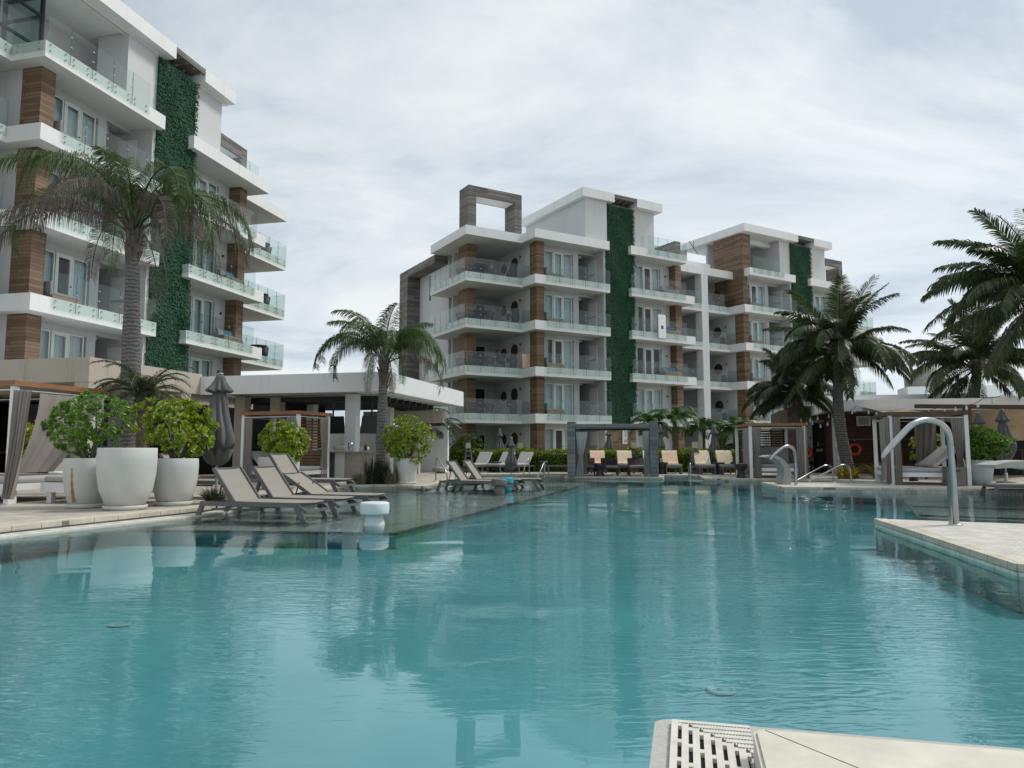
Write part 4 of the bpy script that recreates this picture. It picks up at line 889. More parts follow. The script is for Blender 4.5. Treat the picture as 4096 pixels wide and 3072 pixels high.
coco('coconut palm with a thick leaning trunk between the two orange life rings', 1813, 758, 25.8, 1838, 1030, 25.9, 2.45, 7, 9, 31, r=.19, lean=(-.22, 0, 0))
coco('smaller coconut palm with yellowing fronds rising behind the slatted cabana', 1715, 845, 29, 1722, 1010, 29, 1.85, 4, 7, 37, r=.14, mt='coco', extra=[dict(n=5, el=(20, 70), L=2.0, droop=60, nl=70, ll=.5, hang=.4, lw=.036, az0=.5)])
coco('coconut palm standing behind the timber shade pergola', 2108, 795, 30, 2106, 985, 30, 2.9, 8, 11, 43, r=.17)
coco('coconut palm at the edge of the photo with broad fronds sweeping over the others', 2262, 650, 19, 2262, 1020, 19, 2.75, 9, 10, 47, r=.18, extra=[dict(n=2, el=(0, 0), azs=[188, 176], els=[36, 14], L=3.7, droop=62, nl=90, ll=.62, hang=.6, lw=.04, fold=0)])
for (px, py, Y, L, lb, sd_) in ((1408, 918, 37, 1.5, 'young palm directly beside the gazebo behind the hedge', 1), (1458, 905, 37, 1.9, 'widest young palm behind the hedge, in front of the timber column', 2), (1520, 925, 38, 1.5, 'young palm behind the hedge before the white concrete frame', 3), (1586, 930, 36.5, 1.75, 'young palm behind the hedge next to the slatted cabana', 4), (1575, 975, 36, .9, 'smallest young palm in the hedge gap', 8)):
    X, Yq, Z = AT(px * 1.8517, py * 1.8517, Y)
    palm('palm_tree', lb, (X, Yq, .08), (X, Yq, Z - .1), .09, .07, [dict(n=7, el=(45, 80), L=L * .8, droop=110, nl=44, ll=.45, hang=.5, lw=.04), dict(n=8, el=(10, 45), L=L * .85, droop=115, nl=46, ll=.5, hang=.7, lw=.04, az0=.4)], 60 + sd_, 'bushd' if sd_ < 8 else 'coco', group='young palms behind the hedge', sheath=False)
for (px, py, Y, lb, sd_) in ((905, 905, 33, 'dark clump palm behind the bright potted shrub', 1), (930, 930, 34, 'shaded slender palm in front of the corner terrace', 2), (872, 900, 34, 'dark palm directly under the canopy end', 3)):
    X, Yq, Z = AT(px * 1.8517, py * 1.8517, Y)
    palm('palm_tree', lb, (X, Yq, .08), (X, Yq, Z - .1), .06, .05, [dict(n=9, el=(40, 80), L=1.7, droop=100, nl=40, ll=.42, hang=.6, lw=.035), dict(n=8, el=(0, 40), L=1.5, droop=90, nl=40, ll=.42, hang=.7, lw=.035, az0=.4)], 80 + sd_, 'coco', group='shaded palms at the building corner', sheath=False)
def leaf6(V, Fc, pos, d, up, L, wd):
    side = d.cross(up); side = side.normalized() if side.length > 1e-3 else Vector((1, 0, 0)); nrm = side.cross(d).normalized()
    k = len(V); cup = nrm * L * .10
    V += [pos, pos + d * L * .4 + side * wd * .32 + cup * .6, pos + d * L * .78 + side * wd * .5 + cup, pos + d * L * 1.0 + side * wd * .22, pos + d * L * 1.0 - side * wd * .22, pos + d * L * .78 - side * wd * .5 + cup, pos + d * L * .4 - side * wd * .32 + cup * .6, pos + d * L * .7]
    Fc += [(k, k + 1, k + 2, k + 7), (k + 7, k + 2, k + 3, k + 4), (k, k + 7, k + 5, k + 6), (k + 7, k + 4, k + 5)]
def rosettes(mb, cen, rad, n, L, rng, flat=1.0, leaves=8, bumpy=.34):
    V = []; Fc = []
    lob = [(Vector((rng.gauss(0, 1), rng.gauss(0, 1), rng.gauss(0, .8))).normalized(), rng.uniform(-bumpy, bumpy)) for _ in range(9)]
    for i in range(n):
        d = Vector((rng.gauss(0, 1), rng.gauss(0, 1), rng.gauss(0, 1))).normalized()
        k = 1 + 1.3 * sum(a * max(0, d.dot(v)) ** 5 for v, a in lob); rr = k * (rng.uniform(.8, 1.03) if rng.random() < .75 else rng.uniform(.35, .8))
        p = Vector((cen[0] + d.x * rad[0] * rr, cen[1] + d.y * rad[1] * rr, cen[2] + d.z * rad[2] * rr))
        ax = (d + Vector((0, 0, .55)) + Vector((rng.gauss(0, .25), rng.gauss(0, .25), rng.gauss(0, .25)))).normalized(); u = ax.orthogonal().normalized(); v = ax.cross(u)
        ll = L * rng.uniform(.7, 1.15)
        for j in range(leaves):
            a = j * 2.4 + rng.random() * .5; op = .35 + 1.0 * j / leaves; ld = (ax * math.cos(op) + (u * math.cos(a) + v * math.sin(a)) * math.sin(op)).normalized()
            leaf6(V, Fc, p + ax * (.03 * (leaves - j) / leaves), ld, ax, ll * (.6 + .4 * j / leaves), ll * .48)
    mb.add([tuple(q) for q in V], Fc)
def potted(label, c, topr, h, cen, rad, n, L, mt, seed, saucer=True, z0=.105, botr=None, stain=False, bush=True, shape=0):
    rng = random.Random(seed); o = thing('potted_shrub' if bush else 'planter', label, 'potted shrub' if bush else 'planter', (c[0], c[1], z0), 0, 'large pale planters')
    botr = botr or topr * .7; zz = .06 if saucer else 0; r = topr
    if shape == 0: prof = [(botr * .9, zz), (botr, zz + .02), (r * .90, zz + (h - zz) * .28), (r * .985, zz + (h - zz) * .55), (r * 1.01, zz + (h - zz) * .78), (r, h - .01), (r * .985, h), (r * .93, h), (r * .92, h - .07), (0, h - .09)]
    else: prof = [(botr * .95, zz), (botr, zz + .03), (botr + (r - botr) * .5, zz + h * .5), (r, h - .01), (r * .98, h), (r * .93, h), (r * .92, h - .07), (0, h - .09)]
    # smoother curve
    MB().lathe(prof, 48).build('pot', 'pot', o)
    if saucer: MB().lathe([(0, .0), (botr * 1.06, 0), (botr * 1.13, .065), (botr * 1.06, .072), (botr * 1.0, .05)], 40).build('saucer', 'pot', o)
    MB().lathe([(0, h - .06), (r * .9, h - .06)], 24).build('soil', 'soil', o)
    if stain:
        m = MB()
        for i in range(10):
            z = zz + .08 + .045 * i * (h / 1.0); 
        MB().lathe([(0, 0), (.012, 0)], 8)
        a0 = R(-98); f = (h - zz)
        pr = [(z, np.interp(z, [p[1] for p in prof[:6]], [p[0] for p in prof[:6]])) for z in np.linspace(zz + .04, zz + f * .78, 14)]; vs = []
        for i, (z, q) in enumerate(pr):
            wd_ = .012 + .022 * (1 - i / 13) ** 1.5 + .004 * math.sin(i * 2)
            for s_ in (-1, 1): vs.append(((q + .0035) * math.cos(a0 + s_ * wd_ / q), (q + .0035) * math.sin(a0 + s_ * wd_ / q), z))
        m.add(vs, [(2 * i, 2 * i + 1, 2 * i + 3, 2 * i + 2) for i in range(13)]); m.build('rust_stain', 'brick', o)
    if bush:
        m = MB(); lc = (cen[0] - c[0], cen[1] - c[1], cen[2] - z0)
        for i in range(9):
            a = i * 2.4; e = Vector((lc[0] + math.cos(a) * rad[0] * .6, lc[1] + math.sin(a) * rad[1] * .6, lc[2] + rad[2] * rng.uniform(-.3, .5))); b0 = Vector((math.cos(a) * .05, math.sin(a) * .05, h - .08)); mid = b0.lerp(e, .45) + Vector((rng.uniform(-.06, .06), rng.uniform(-.06, .06), .05))
            m.tube([b0, mid, e], [.024, .017, .007], 6)
        m.build('stems', 'bark', o)
        m = MB(); rosettes(m, lc, rad, int(n * 2.1), L * .82, rng); m.build('foliage', mt, o)
    return o
bx1, by1 = -6.36, 12.05
potted('widest and nearest pale round planter, standing empty-topped between two shrub planters', (bx1 + .02, by1), .445, 1.0, None, None, 0, 0, None, 1, bush=False, botr=.30)
bL = AT(333, 1692, 12.45); potted('green shrub in the pale planter with a rusty streak down its side', (-7.22, 12.45), .36, .83, bL, (.60, .48, .50), 130, .13, 'bush', 2, stain=True, botr=.27)
bR = AT(712, 1705, 13.1); potted('broad-leaved lime green shrub in the pale planter nearest the closed umbrella', (-5.98, 13.0), .38, .82, bR, (.66, .48, .44), 110, .17, 'bushy', 3, botr=.29)
bM_ = AT(1130, 1770, 18.5); potted('yellow-green shrub in a wide pale planter before the bar cabana', (-5.93, 18.6), .50, .80, bM_, (.60, .52, .50), 170, .15, 'bushy', 4, saucer=False, botr=.40)
bN = AT(1622, 1762, 21.3); potted('rounded lime green shrub in the tapered planter on the planting bed corner', (-3.05, 21.3), .325, .74, bN, (.62, .5, .52), 230, .13, 'bushy', 5, botr=.245, shape=1)
bQ = AT(3922, 1770, 20.7); potted('green shrub in the pale planter between the right cabana and the umbrellas', (13.22, 20.75), .37, .70, bQ, (.70, .55, .46), 230, .14, 'bush', 6, saucer=False, botr=.27)
def shrub(label, c, rad, n, L, mt, seed, group=None):
    o = thing('shrub', label, 'shrub', (c[0], c[1], .08), 0, group); rng = random.Random(seed); m = MB()
    for i in range(7):
        a = i * 2.4; m.tube([(0, 0, 0), (math.cos(a) * rad[0] * .4, math.sin(a) * rad[1] * .4, c[2] * .6), (math.cos(a) * rad[0] * .6, math.sin(a) * rad[1] * .6, c[2])], [.03, .02, .008], 6)
    m.build('stems', 'bark', o); m = MB(); rosettes(m, (0, 0, c[2] - .08), rad, n, L, rng); m.build('foliage', mt, o); return o
shrub('bright lime shrub showing behind the wind-blown drape', AT(165, 1765, 19.5), (.5, .5, .5), 120, .17, 'bushy', 7, 'lime shrubs behind drapes')
shrub('lime shrub peeking from behind the right cabana drape', AT(3700, 1795, 25), (.45, .4, .6), 120, .13, 'bushy', 8, 'lime shrubs behind drapes')
shrub('rounded dark shrub above the hedge in front of the ground-floor doors', AT(1868, 1783, 35.2), (.85, .6, .55), 260, .14, 'bushd', 9)
def hedge(label, a, b, wd, h, n, seed, mt='hedge'):
    a = Vector(a); b = Vector(b); ln = (b - a).length; o = thing('hedge', label, 'hedge', (*a, .07), math.atan2((b - a).y, (b - a).x)); rs = random.Random(seed); V = []; Fc = []
    MB().box(.12, ln - .12, .12, wd - .12, 0, h - .14).build('hedge_core', 'stake', o)
    for i in range(n):
        x = rs.uniform(0, ln); q = rs.random(); top = h + .05 * math.sin(x * 2.3) + .04 * math.sin(x * 5.1 + 1)
        if q < .5: y = rs.uniform(-.03, .12) ; z = rs.uniform(0, top); dr = Vector((rs.gauss(0, .5), -1, rs.gauss(.4, .5)))
        elif q < .85: y = rs.uniform(0, wd); z = top + rs.uniform(-.1, .06); dr = Vector((rs.gauss(0, .6), rs.gauss(-.3, .5), 1))
        else: x = rs.choice([rs.uniform(-.04, .15), ln + rs.uniform(-.15, .04)]); y = rs.uniform(0, wd); z = rs.uniform(0, top); dr = Vector((rs.gauss(0, 1), rs.gauss(0, 1), .4))
        dr.normalize(); p = Vector((x, y, z)); s_ = dr.orthogonal().normalized() * .035; L_ = rs.uniform(.07, .13)
        s_ = (Matrix.Rotation(rs.random() * 6.28, 3, dr) @ s_); tl = (dr + Vector((rs.gauss(0, .4), rs.gauss(0, .4), rs.gauss(0, .4)))).normalized() * L_
        k = len(V); V += [p, p + tl * .55 + s_, p + tl, p + tl * .55 - s_]; Fc.append((k, k + 1, k + 2, k + 3))
    m = MB(); m.add([tuple(v) for v in V], Fc); m.build('foliage', mt, o); return o
hedge('long clipped hedge running behind the far loungers and the gazebo', (-3.1, 34.9), (9.9, 32.2), 1.0, .98, 15000, 1)
hedge('short clipped hedge between the bright potted shrub and the long hedge', (-6.0, 36.2), (-3.6, 35.8), 1.0, .9, 3000, 2)
def grass(label, c, n, h, spread, wd, mt, seed, group=None, name='ornamental_grass', z=.09, arch=.6):
    o = thing(name, label, 'ornamental grass' if name == 'ornamental_grass' else 'plant', (c[0], c[1], z), 0, group); rs = random.Random(seed); V = []; Fc = []
    for i in range(n):
        a = rs.random() * 6.28; r_ = rs.random() ** .5 * spread * .35; p = Vector((math.cos(a) * r_, math.sin(a) * r_, 0)); a2 = a + rs.gauss(0, .5); ou = Vector((math.cos(a2), math.sin(a2), 0)); hh = h * rs.uniform(.55, 1.1); k0 = rs.uniform(.2, 1) * arch
        sd_ = Vector((-ou.y, ou.x, 0)) * wd / 2; k = len(V); pts = [p + ou * (spread * k0 * t ** 1.8) + Vector((0, 0, hh * (t - .32 * k0 * t ** 3))) for t in (0, .35, .7, 1)]
        for j, q in enumerate(pts[:3]): f_ = (1, 1, .7)[j]; V += [q - sd_ * f_, q + sd_ * f_]
        V.append(pts[3]); Fc += [(k, k + 1, k + 3, k + 2), (k + 2, k + 3, k + 5, k + 4), (k + 4, k + 5, k + 6)]
    m = MB(); m.add([tuple(v) for v in V], Fc); m.build('blades', mt, o); return o
for c, n, h, sp, wd, mt, lb in (((-4.35, 20.95), 160, .42, .5, .02, 'grassy', 'striped grass tuft at the outer end of the planting bed'), ((-4.05, 21.15), 260, .95, .55, .012, 'grassd', 'tall dark rush clump in the planting bed'), ((-3.75, 21.3), 260, .85, .5, .012, 'grassd', 'dark rush clump against the ringed palm trunk'), ((-3.5, 21.1), 160, .5, .42, .02, 'grassy', 'striped grass tuft between the rushes and the tapered planter'), ((-3.3, 21.9), 160, .8, .45, .012, 'grassd', 'dark rush clump behind the tapered planter')):
    grass(lb, c, n, h, sp, wd, mt, int(abs(c[0]) * 100), 'grasses in the planting bed')
grass('untidy green grass tuft at the foot of the rightmost near planter', (-5.45, 13.45), 260, .38, .42, .012, 'grassd', 77, arch=1.2)
grass('tall spiky rush growing behind the row of grey loungers', (1.25, 34.6), 200, 1.35, .8, .02, 'grassd', 78, 'tall rushes in the hedge')
grass('tall spiky rush seen inside the gazebo above the hedge', (3.75, 34.2), 200, 1.35, .9, .03, 'bushd', 79, 'tall rushes in the hedge')
grass('tall spiky rush seen at the gazebo post', (6.0, 33.8), 120, 1.3, .7, .03, 'bushd', 80, 'tall rushes in the hedge')
grass('tall broad-bladed clump between the last loungers', (9.0, 32.0), 160, 1.5, 1.0, .05, 'coco', 81, 'tall rushes in the hedge')
grass('yellow strap-leaved plant on the left of the leaning palm base', (11.5, 25.2), 90, .62, .75, .05, 'croton', 82, 'yellow strap-leaved plants', 'strap_leaf_plant', arch=1.1)
grass('yellow strap-leaved plant on the right of the leaning palm base', (12.75, 25.2), 110, .72, .8, .05, 'croton', 83, 'yellow strap-leaved plants', 'strap_leaf_plant', arch=1.1)

# ------------------------------------------------------------------ furniture prefabs (built at the origin, then copied)
def sling_lounger(flat=False, back=38):
    o = thing('sun_lounger', '', 'sun lounger'); L_, W_ = 2.06, .74; z = .33
    m = MB()
    for y in (0, W_):
        m.bar((.10, y, z), (1.86, y, z), .035, .075)
    for x in (.12, 1.84): m.bar((x, 0, z), (x, W_, z), .05, .05)
    m.bar((1.86, .0, z - .03), (1.98, .0, z - .10), .035, .05); m.bar((1.86, W_, z - .03), (1.98, W_, z - .10), .035, .05); m.bar((1.97, 0, z - .1), (1.97, W_, z - .1), .04, .04)
    m.bar((.25, .1, z - .09), (1.1, .1, z - .09), .03, .03); m.bar((.25, W_ - .1, z - .09), (1.1, W_ - .1, z - .09), .03, .03)
    m.build('frame', 'frame', o)
    for x0, x1 in ((.13, .0), (1.80, 1.99)):
        for y in (0, W_): MB().bar((x0, y, z - .03), (x1, y, 0), .035, .075, up=(1, 0, .3)).build('leg', 'frame', o)
    # seat sling, slightly sagging
    def sheet(a, b, sag, nx=14):
        vs = []; fs = []
        for i in range(nx + 1):
            t = i / nx; p = Vector(a).lerp(Vector(b), t)
            for j in range(7):
                y = .03 + (W_ - .06) * j / 6; q = math.sin(math.pi * j / 6); vs.append((p.x, y, p.z - sag * q * (.5 + .5 * math.sin(math.pi * t)) - .006 * math.sin(t * 19) * q))
        for i in range(nx):
            for j in range(6): k = i * 7 + j; fs.append((k, k + 1, k + 8, k + 7))
        return vs, fs
    m = MB(); v, f = sheet((.68 if not flat else .14, 0, z + .042), (1.93, 0, z + .035), .028); m.add(v, f, True); m.build('seat', 'sling', o)
    if not flat:
        a = R(180 - back); bl_ = .70; tx, tz = .68 + math.cos(a) * bl_ * 1.0, z + .05 + math.sin(a) * bl_
        if back >= 38: tx, tz = .30, .90
        m = MB(); v, f = sheet((.69, 0, z + .045), (tx, 0, tz), .03); m.add(v, f, True); b_ = m.build('backrest', 'sling', o)
        m = MB()
        for y in (.012, W_ - .012): m.bar((.70, y, z + .03), (tx + .01, y, tz - .005), .03, .06, up=(1, 0, 1))
        m.bar((tx, .0, tz - .012), (tx, W_, tz - .012), .03, .03); m.build('back_frame', 'frame', o)
        m = MB()
        for y in (.1, W_ - .1): m.bar((.42, y, z + .38 if back >= 38 else z + .25), (.32, y, z - .08), .018, .018)
        m.build('prop', 'blackmetal', o)
    return o
K1 = Kit(lambda: sling_lounger(), 'taupe sling loungers'); K1l = Kit(lambda: sling_lounger(back=32), 'taupe sling loungers'); K1f = Kit(lambda: sling_lounger(flat=True), 'taupe sling loungers')
K1.put((*W(-7.74, 10.38), -.12), RZ, 'nearest taupe sling lounger standing in the shallow water, back raised')
K1.put((*W(-7.72, 11.45), -.12), RZ, 'middle one of the three front sling loungers in the shallow water')
K1l.put((*W(-7.57, 12.5), -.12), RZ, 'farthest of the three front sling loungers, its back lower than the others')
K1.put((*W(-6.75, 19.25), -.12), RZ, 'nearer sling lounger of the far pair, beside the brown round table')
K1.put((*W(-6.60, 20.3), -.12), RZ, 'farther sling lounger of the far pair, beside the turquoise table')
K1f.put((*W(-6.15, 20.95), -.12), RZ, 'flattened sling lounger in the water reaching past the turquoise table')
x, y = G(60, 1893, .46); K1.put((*W(*(lambda q: (q[0] - .7, q[1]))(ST(-12.2, 19.3))), .1), RZ, 'sling lounger with raised back seen past the wind-blown drape')
K1.put((*W(*ST(-7.45, 14.9)), .1), RZ, 'sling lounger half hidden behind the rightmost near planter')
K1.put((*W(-9.0, 14.0), .1), RZ, 'sling lounger behind the first of the front three, beside the umbrella pole')
K1f.put((11.45, 17.55, -.12), RZ, 'flat sling lounger standing in shallow water below the right planter')
K1f.put((12.0, 16.75, -.12), RZ, 'flat sling lounger at the photo edge, in front of the other one in the water')
def mush(mt): 
    def f():
        o = MB().lathe([(.165, 0), (.16, .06), (.145, .14), (.125, .22), (.118, .258), (.12, .262), (.19, .266), (.204, .275), (.208, .30), (.208, .415), (.200, .435), (.18, .443), (.1, .445), (0, .445)], 36).build('side_table', mt); return tag(o, None, 'side table')
    return f
def tabl(mt, loc, lb, grp='waisted round side tables', sc_=1):
    o = mush(mt)(); o.location = loc; o.scale = (sc_, sc_, sc_); return tag(o, lb, 'side table', grp)
tabl('whitep', (*W(-4.37, 9.83), -.12), 'frosted white round table in the water at the shelf corner')
tabl('taupeplastic', (*W(-4.84, 18.86), -.12), 'brown round table in the water in front of the far lounger pair')
tabl('bluep', (*W(-4.93, 20.0), -.12), 'turquoise round table in the water behind the brown one')
tabl('whitep', (*G(228, 1955), .1), 'pale round table beside the cabana daybed, left of the rust-streaked planter')
def goblet(loc, lb):
    o = MB().lathe([(.17, 0), (.165, .03), (.12, .22), (.12, .26), (.20, .32), (.235, .42), (.235, .5), (.21, .5), (.20, .46), (0, .46)], 30).build('side_table', 'black', None, loc); return tag(o, lb, 'side table', 'black goblet side tables')
goblet((*G(2400, 1904), .09), 'black goblet table between the two first brown wood loungers'); tc_ = G(2649, 1897); goblet((*tc_, .105), 'black goblet table with a paper cup beside the gazebo post')
goblet((*G(2877, 1898), .105), 'black goblet table between the last two towel loungers'); goblet((*G(2965, 1912.5), .105), 'black goblet table by the drape of the slatted cabana')
goblet((*G(1985, 1890), .105), 'black goblet table behind the first grey lounger of the hedge row'); goblet((*G(2172, 1889), .105), 'black goblet table next to the empty lounger frame')
goblet((*G(3233, 1888), .105), 'dark goblet stand under the small black sign by the hut door')
o = MB().lathe([(.035, 0), (.05, .13), (.052, .135), (.052, .15), (0, .15)], 16).build('paper_cup', 'towel2', None, (tc_[0] - .05, tc_[1], .605)); tag(o, 'paper cup on the black table beside the gazebo', 'cup')
# cushioned lounger of the far row: foot toward -x of its frame, seen from the foot
def cush(mtf, mtc, mtb, towel=None, slat=False, steep=48, head=True):
    o = thing('cushioned_lounger', '', 'sun lounger'); W_ = .66
    m = MB(); z = .28
    for y in (.02, W_ - .02): m.bar((0, y, z), (1.75, y, z), .05, .06); m.bar((.02, y, .03), (.62, y, .03), .04, .04)
    for x in (.03, .65, 1.7): m.bar((x, 0, z), (x, W_, z), .05, .05)
    m.build('frame', mtf, o)
    for x in (.05, .58, 1.6):
        for y in (.02, W_ - .02): MB().bar((x, y, 0), (x, y, z), .055, .055).build('leg', mtf, o)
    m = MB(); v = []; L_ = 1.02
    m.rbox(-.03, L_, .0, W_, z + .03, z + .13, .035); m.build('seat_cushion', mtc, o)
    a = R(steep); bl_ = .72 if head else .5; c = math.cos(a); s_ = math.sin(a)
    m = MB().rbox(0, bl_, 0, W_, 0, .09, .03) if not slat else MB()
    if slat:
        for i in range(8): m.box(.04 + i * .062, .04 + i * .062 + .045, 0, W_, 0, .03)
        m.box(0, .54, .0, .05, -.04, -.001); m.box(0, .54, W_ - .05, W_, -.04, -.001)
    m.xf(Matrix.Translation((L_ + .02, 0, z + .05)) @ Matrix.Rotation(-a, 4, 'Y')); m.build('backrest', mtb, o)
    return o
def towel_on(loc, rz, steep, lb, mt, seed, fold=0, grp='towels spread on the loungers'):
    """a towel lying over the backrest and hanging behind it"""
    rs = random.Random(seed); W_ = .64; m = MB(); nx, ny = 12, 16; vs = []; a = R(steep); z0 = .28 + .05; ux, uz = math.cos(a), math.sin(a)
    path = [(1.02 - .18, .28 + .145)] + [(1.04 + ux * t - uz * .105, z0 + uz * t + ux * .105) for t in np.linspace(.06, .72, 8)] + [(1.04 + ux * .745 - uz * .06, z0 + uz * .745 + ux * .085), (1.04 + ux * .77 + uz * .02, z0 + uz * .77 - ux * .0), (1.04 + ux * .74 + uz * .06, z0 + uz * .74 - .06), (1.04 + ux * .7 + uz * .07, z0 + uz * .7 - .2)]
    for i, (px_, pz_) in enumerate(path):
        for j in range(ny + 1):
            y = .01 + W_ * j / ny; wv = (.010 + fold * .014) * math.sin(j * 1.3 + i * (.5 + fold) + seed) + .006 * rs.gauss(0, 1)
            yy = y + (fold * .05 * math.sin(i * .7 + seed) if j in (0, 1) else 0) + fold * .12 * (1 - i / 12) * (1 - j / ny)
            vs.append((px_ - uz * abs(wv), yy, pz_ + ux * abs(wv)))
    n = ny + 1; fs = [(i * n + j, i * n + j + 1, (i + 1) * n + j + 1, (i + 1) * n + j) for i in range(len(path) - 1) for j in range(ny)]
    m.add(vs, fs, True); o = m.build('towel', mt, None, loc, rz); return tag(o, lb, 'towel', grp)
KA = Kit(lambda: cush('frame', 'palecushion', 'palecushion'), 'grey cushioned loungers along the hedge')
KB = Kit(lambda: cush('brownwood', 'cushion', 'brownwood', slat=True, steep=40), 'brown wood loungers in the gazebo')
KC = Kit(lambda: cush('frame', 'cushion', 'palecushion', steep=52), 'loungers with towels along the hedge')
def face(px, py, Yd, rzd, z=.105):      # place by the near foot corner
    x, y = (px - 2048) / F * Yd, Yd; return (x, y, z)
for px, Yd, a, lb in ((1905, 32.4, 62, 'grey cushioned lounger nearest the tall square planter, before the hedge'), (2000, 32.4, 62, 'grey cushioned lounger behind the two closed umbrellas'), (2075, 32.4, 62, 'grey cushioned lounger behind the far pool handrails')):
    KA.put(face(px, 0, Yd, 0), R(a), lb)
o = thing('lounger_frame', 'bare lounger frame without cushion before the hedge, left of the gazebo', 'sun lounger', face(2180, 0, 31.5, 0), R(20)); m = MB()
for y in (0, .6): m.bar((0, y, .3), (1.7, y, .3), .05, .05)
for i in range(14): m.bar((.06 + i * .12, 0, .33), (.06 + i * .12, .6, .33), .07, .015)
m.build('slats', 'frame', o)
for x in (.15, 1.5):
    for y in (0, .6): MB().bar((x, y, 0), (x, y, .28), .05, .05).build('leg', 'frame', o)
for px, Yd, lb in ((2318, 28.9, 'brown wood lounger beside the tied drape of the gazebo'), (2411, 28.6, 'brown wood lounger in the middle of the gazebo'), (2523, 28.3, 'brown wood lounger against the far gazebo post')):
    KB.put(face(px + 60, 0, Yd, 0, .09), R(84), lb)
TW = [(2362, 31.3, 'lounger behind the first brown wood lounger, towel over its back', 'apricot towel inside the gazebo, behind the first brown lounger', 'towel', 0),
      (2475, 31.0, 'lounger behind the middle brown wood lounger, towel over its back', 'cream towel inside the gazebo, behind the middle brown lounger', 'towel2', .3),
      (2583, 30.6, 'towel lounger mostly hidden by the gazebo post drape', 'cream towel edge showing at the gazebo post', 'towel2', 0),
      (2663, 30.2, 'lounger next to the black table with the paper cup', 'smooth apricot towel on the lounger outside the gazebo', 'towel', 0),
      (2797, 29.6, 'lounger between the cream lamp and the closed umbrella', 'crumpled cream towel leaving one cushion corner bare', 'towel2', 1),
      (2892, 29.0, 'last towel lounger before the slatted cabana', 'cream towel with a dark cap on its lower edge', 'towel2', .5)]
for i, (px, Yd, l1, l2, mt, fo) in enumerate(TW):
    loc = face(px + 62, 0, Yd, 0); KC.put(loc, R(86), l1); towel_on(loc, R(86), 52, l2, mt, i + 3, fo)
o = MB().lathe([(.11, 0), (.10, .04), (.06, .08), (0, .09)], 14).build('cap', 'cloth', None, (face(2940, 0, 29.45, 0)[0] - .0, 29.9, .54)); tag(o, 'dark cap lying on the cream towel of the last lounger', 'cap')
# closed umbrellas
def umbrella(loc, H, lb, grp='closed grey umbrellas', canopy=1.45, w_=1.0, seed=0, base=True):
    o = thing('closed_umbrella', lb, 'umbrella', loc, 0, grp); ph = seed * 1.7
    st = lambda a, z: (1 + .34 * (abs(math.sin(4 * a + ph + .35 * math.sin(z * 2.3 + ph))) ** .7 - .62) + .16 * math.sin(3 * a + z * 4 + ph) + .08 * math.sin(11 * a - z * 7)) * (1 + .10 * math.sin(z * 6 + seed))
    zt_ = H; b0 = H - canopy; rs = random.Random(seed * 31 + 5); off = [rs.uniform(-.5, .5) for _ in range(9)]; seg = 96; rows = []
    prof = [(.012, .02, 0), (.05, 0, 0), (.062, -.05, .2), (.075, -.12, .5), (.10, -.20, .8), (.135, -.29, 1), (.148, -.325, 1), (.07, -.33, .6), (.085, -.42, .8)]
    nb = 14
    for q in range(nb): t = (q + 1) / nb; prof.append((.09 + .105 * t ** .8 - (.03 * math.sin(math.pi * t * 2) * .5), -.42 - (canopy * .80 - .42) * t, .8 + .4 * t))
    prof += [(.15, -canopy * .805, 1.1), (.165, -canopy * .87, 1.2), (.13, -canopy * .95, 1.2), (.04, -canopy, .6)]
    for (r_, dz, am) in prof:
        row = []
        for k_ in range(seg):
            a = 2 * math.pi * k_ / seg; fi = (a / (2 * math.pi) * 8 + .25 * math.sin(dz * 3 + ph)) % 8; lob = fi - math.floor(fi); tri = 1 - abs(lob - .5) * 2
            rr = r_ * w_ * (1 + am * (.42 * (tri ** .6 - .6) + .16 * off[int(fi) % 8] + .10 * math.sin(2 * a + dz * 4 + ph)))
            zz = zt_ + dz + (.10 * (tri - .5) * am if (dz < -canopy * .7) else 0) + (.05 * (tri - .5) if -.34 < dz < -.25 else 0); row.append((rr * math.cos(a), rr * math.sin(a), zz))
        rows += row
    m = MB(); m.add(rows, [(i_ * seg + k_, i_ * seg + (k_ + 1) % seg, (i_ + 1) * seg + (k_ + 1) % seg, (i_ + 1) * seg + k_) for i_ in range(len(prof) - 1) for k_ in range(seg)], True); m.build('canopy', 'umb', o)
    MB().lathe([(0, zt_ + .05), (.05, zt_ + .045), (.055, zt_ + .02)], 16).build('cap', 'conc', o)
    MB().tube([(0, 0, 0), (0, 0, zt_ - .1)], .026, 10).build('pole', 'conc', o)
    if base: MB().lathe([(.26, 0), (.26, .05), (.05, .07), (.045, .3), (0, .3)], 24).build('base', 'conc', o)
    return o
x, y = G(863, 2003); umbrella((x, y, .1), 2.43, 'closed grey umbrella on a thick pole behind the front loungers', w_=1.45, seed=1, canopy=1.75, base=False)
umbrella((*G(1999, 1884), .105), 1.98, 'taller closed umbrella in front of the hedge, left of the other', w_=1.0, seed=2, base=False, canopy=1.25)
umbrella((*G(2044.7, 1902), .105), 1.46, 'closed umbrella standing low beside the far handrail', w_=1.0, seed=3, base=False, canopy=1.3)
umbrella((*G(2437, 1886), .105), 2.02, 'closed umbrella seen inside the gazebo frame', w_=1.0, seed=4, base=False, canopy=1.3)
umbrella((*G(2643, 1888), .105), 2.12, 'closed umbrella directly beside the gazebo post', w_=1.05, seed=5, base=False, canopy=1.3)
umbrella((*G(2860, 1893), .105), 2.02, 'closed umbrella leaning over the two last towel loungers', w_=1.15, seed=6, base=False, canopy=1.5)
X, Y, Z = AT(3913, 1655, 23.5); umbrella((X, Y, .105), Z - .1, 'closed umbrella behind the shrub, nearer the shade pergola post', 'closed umbrellas beside the pergola', w_=1.2, seed=7, canopy=1.5)
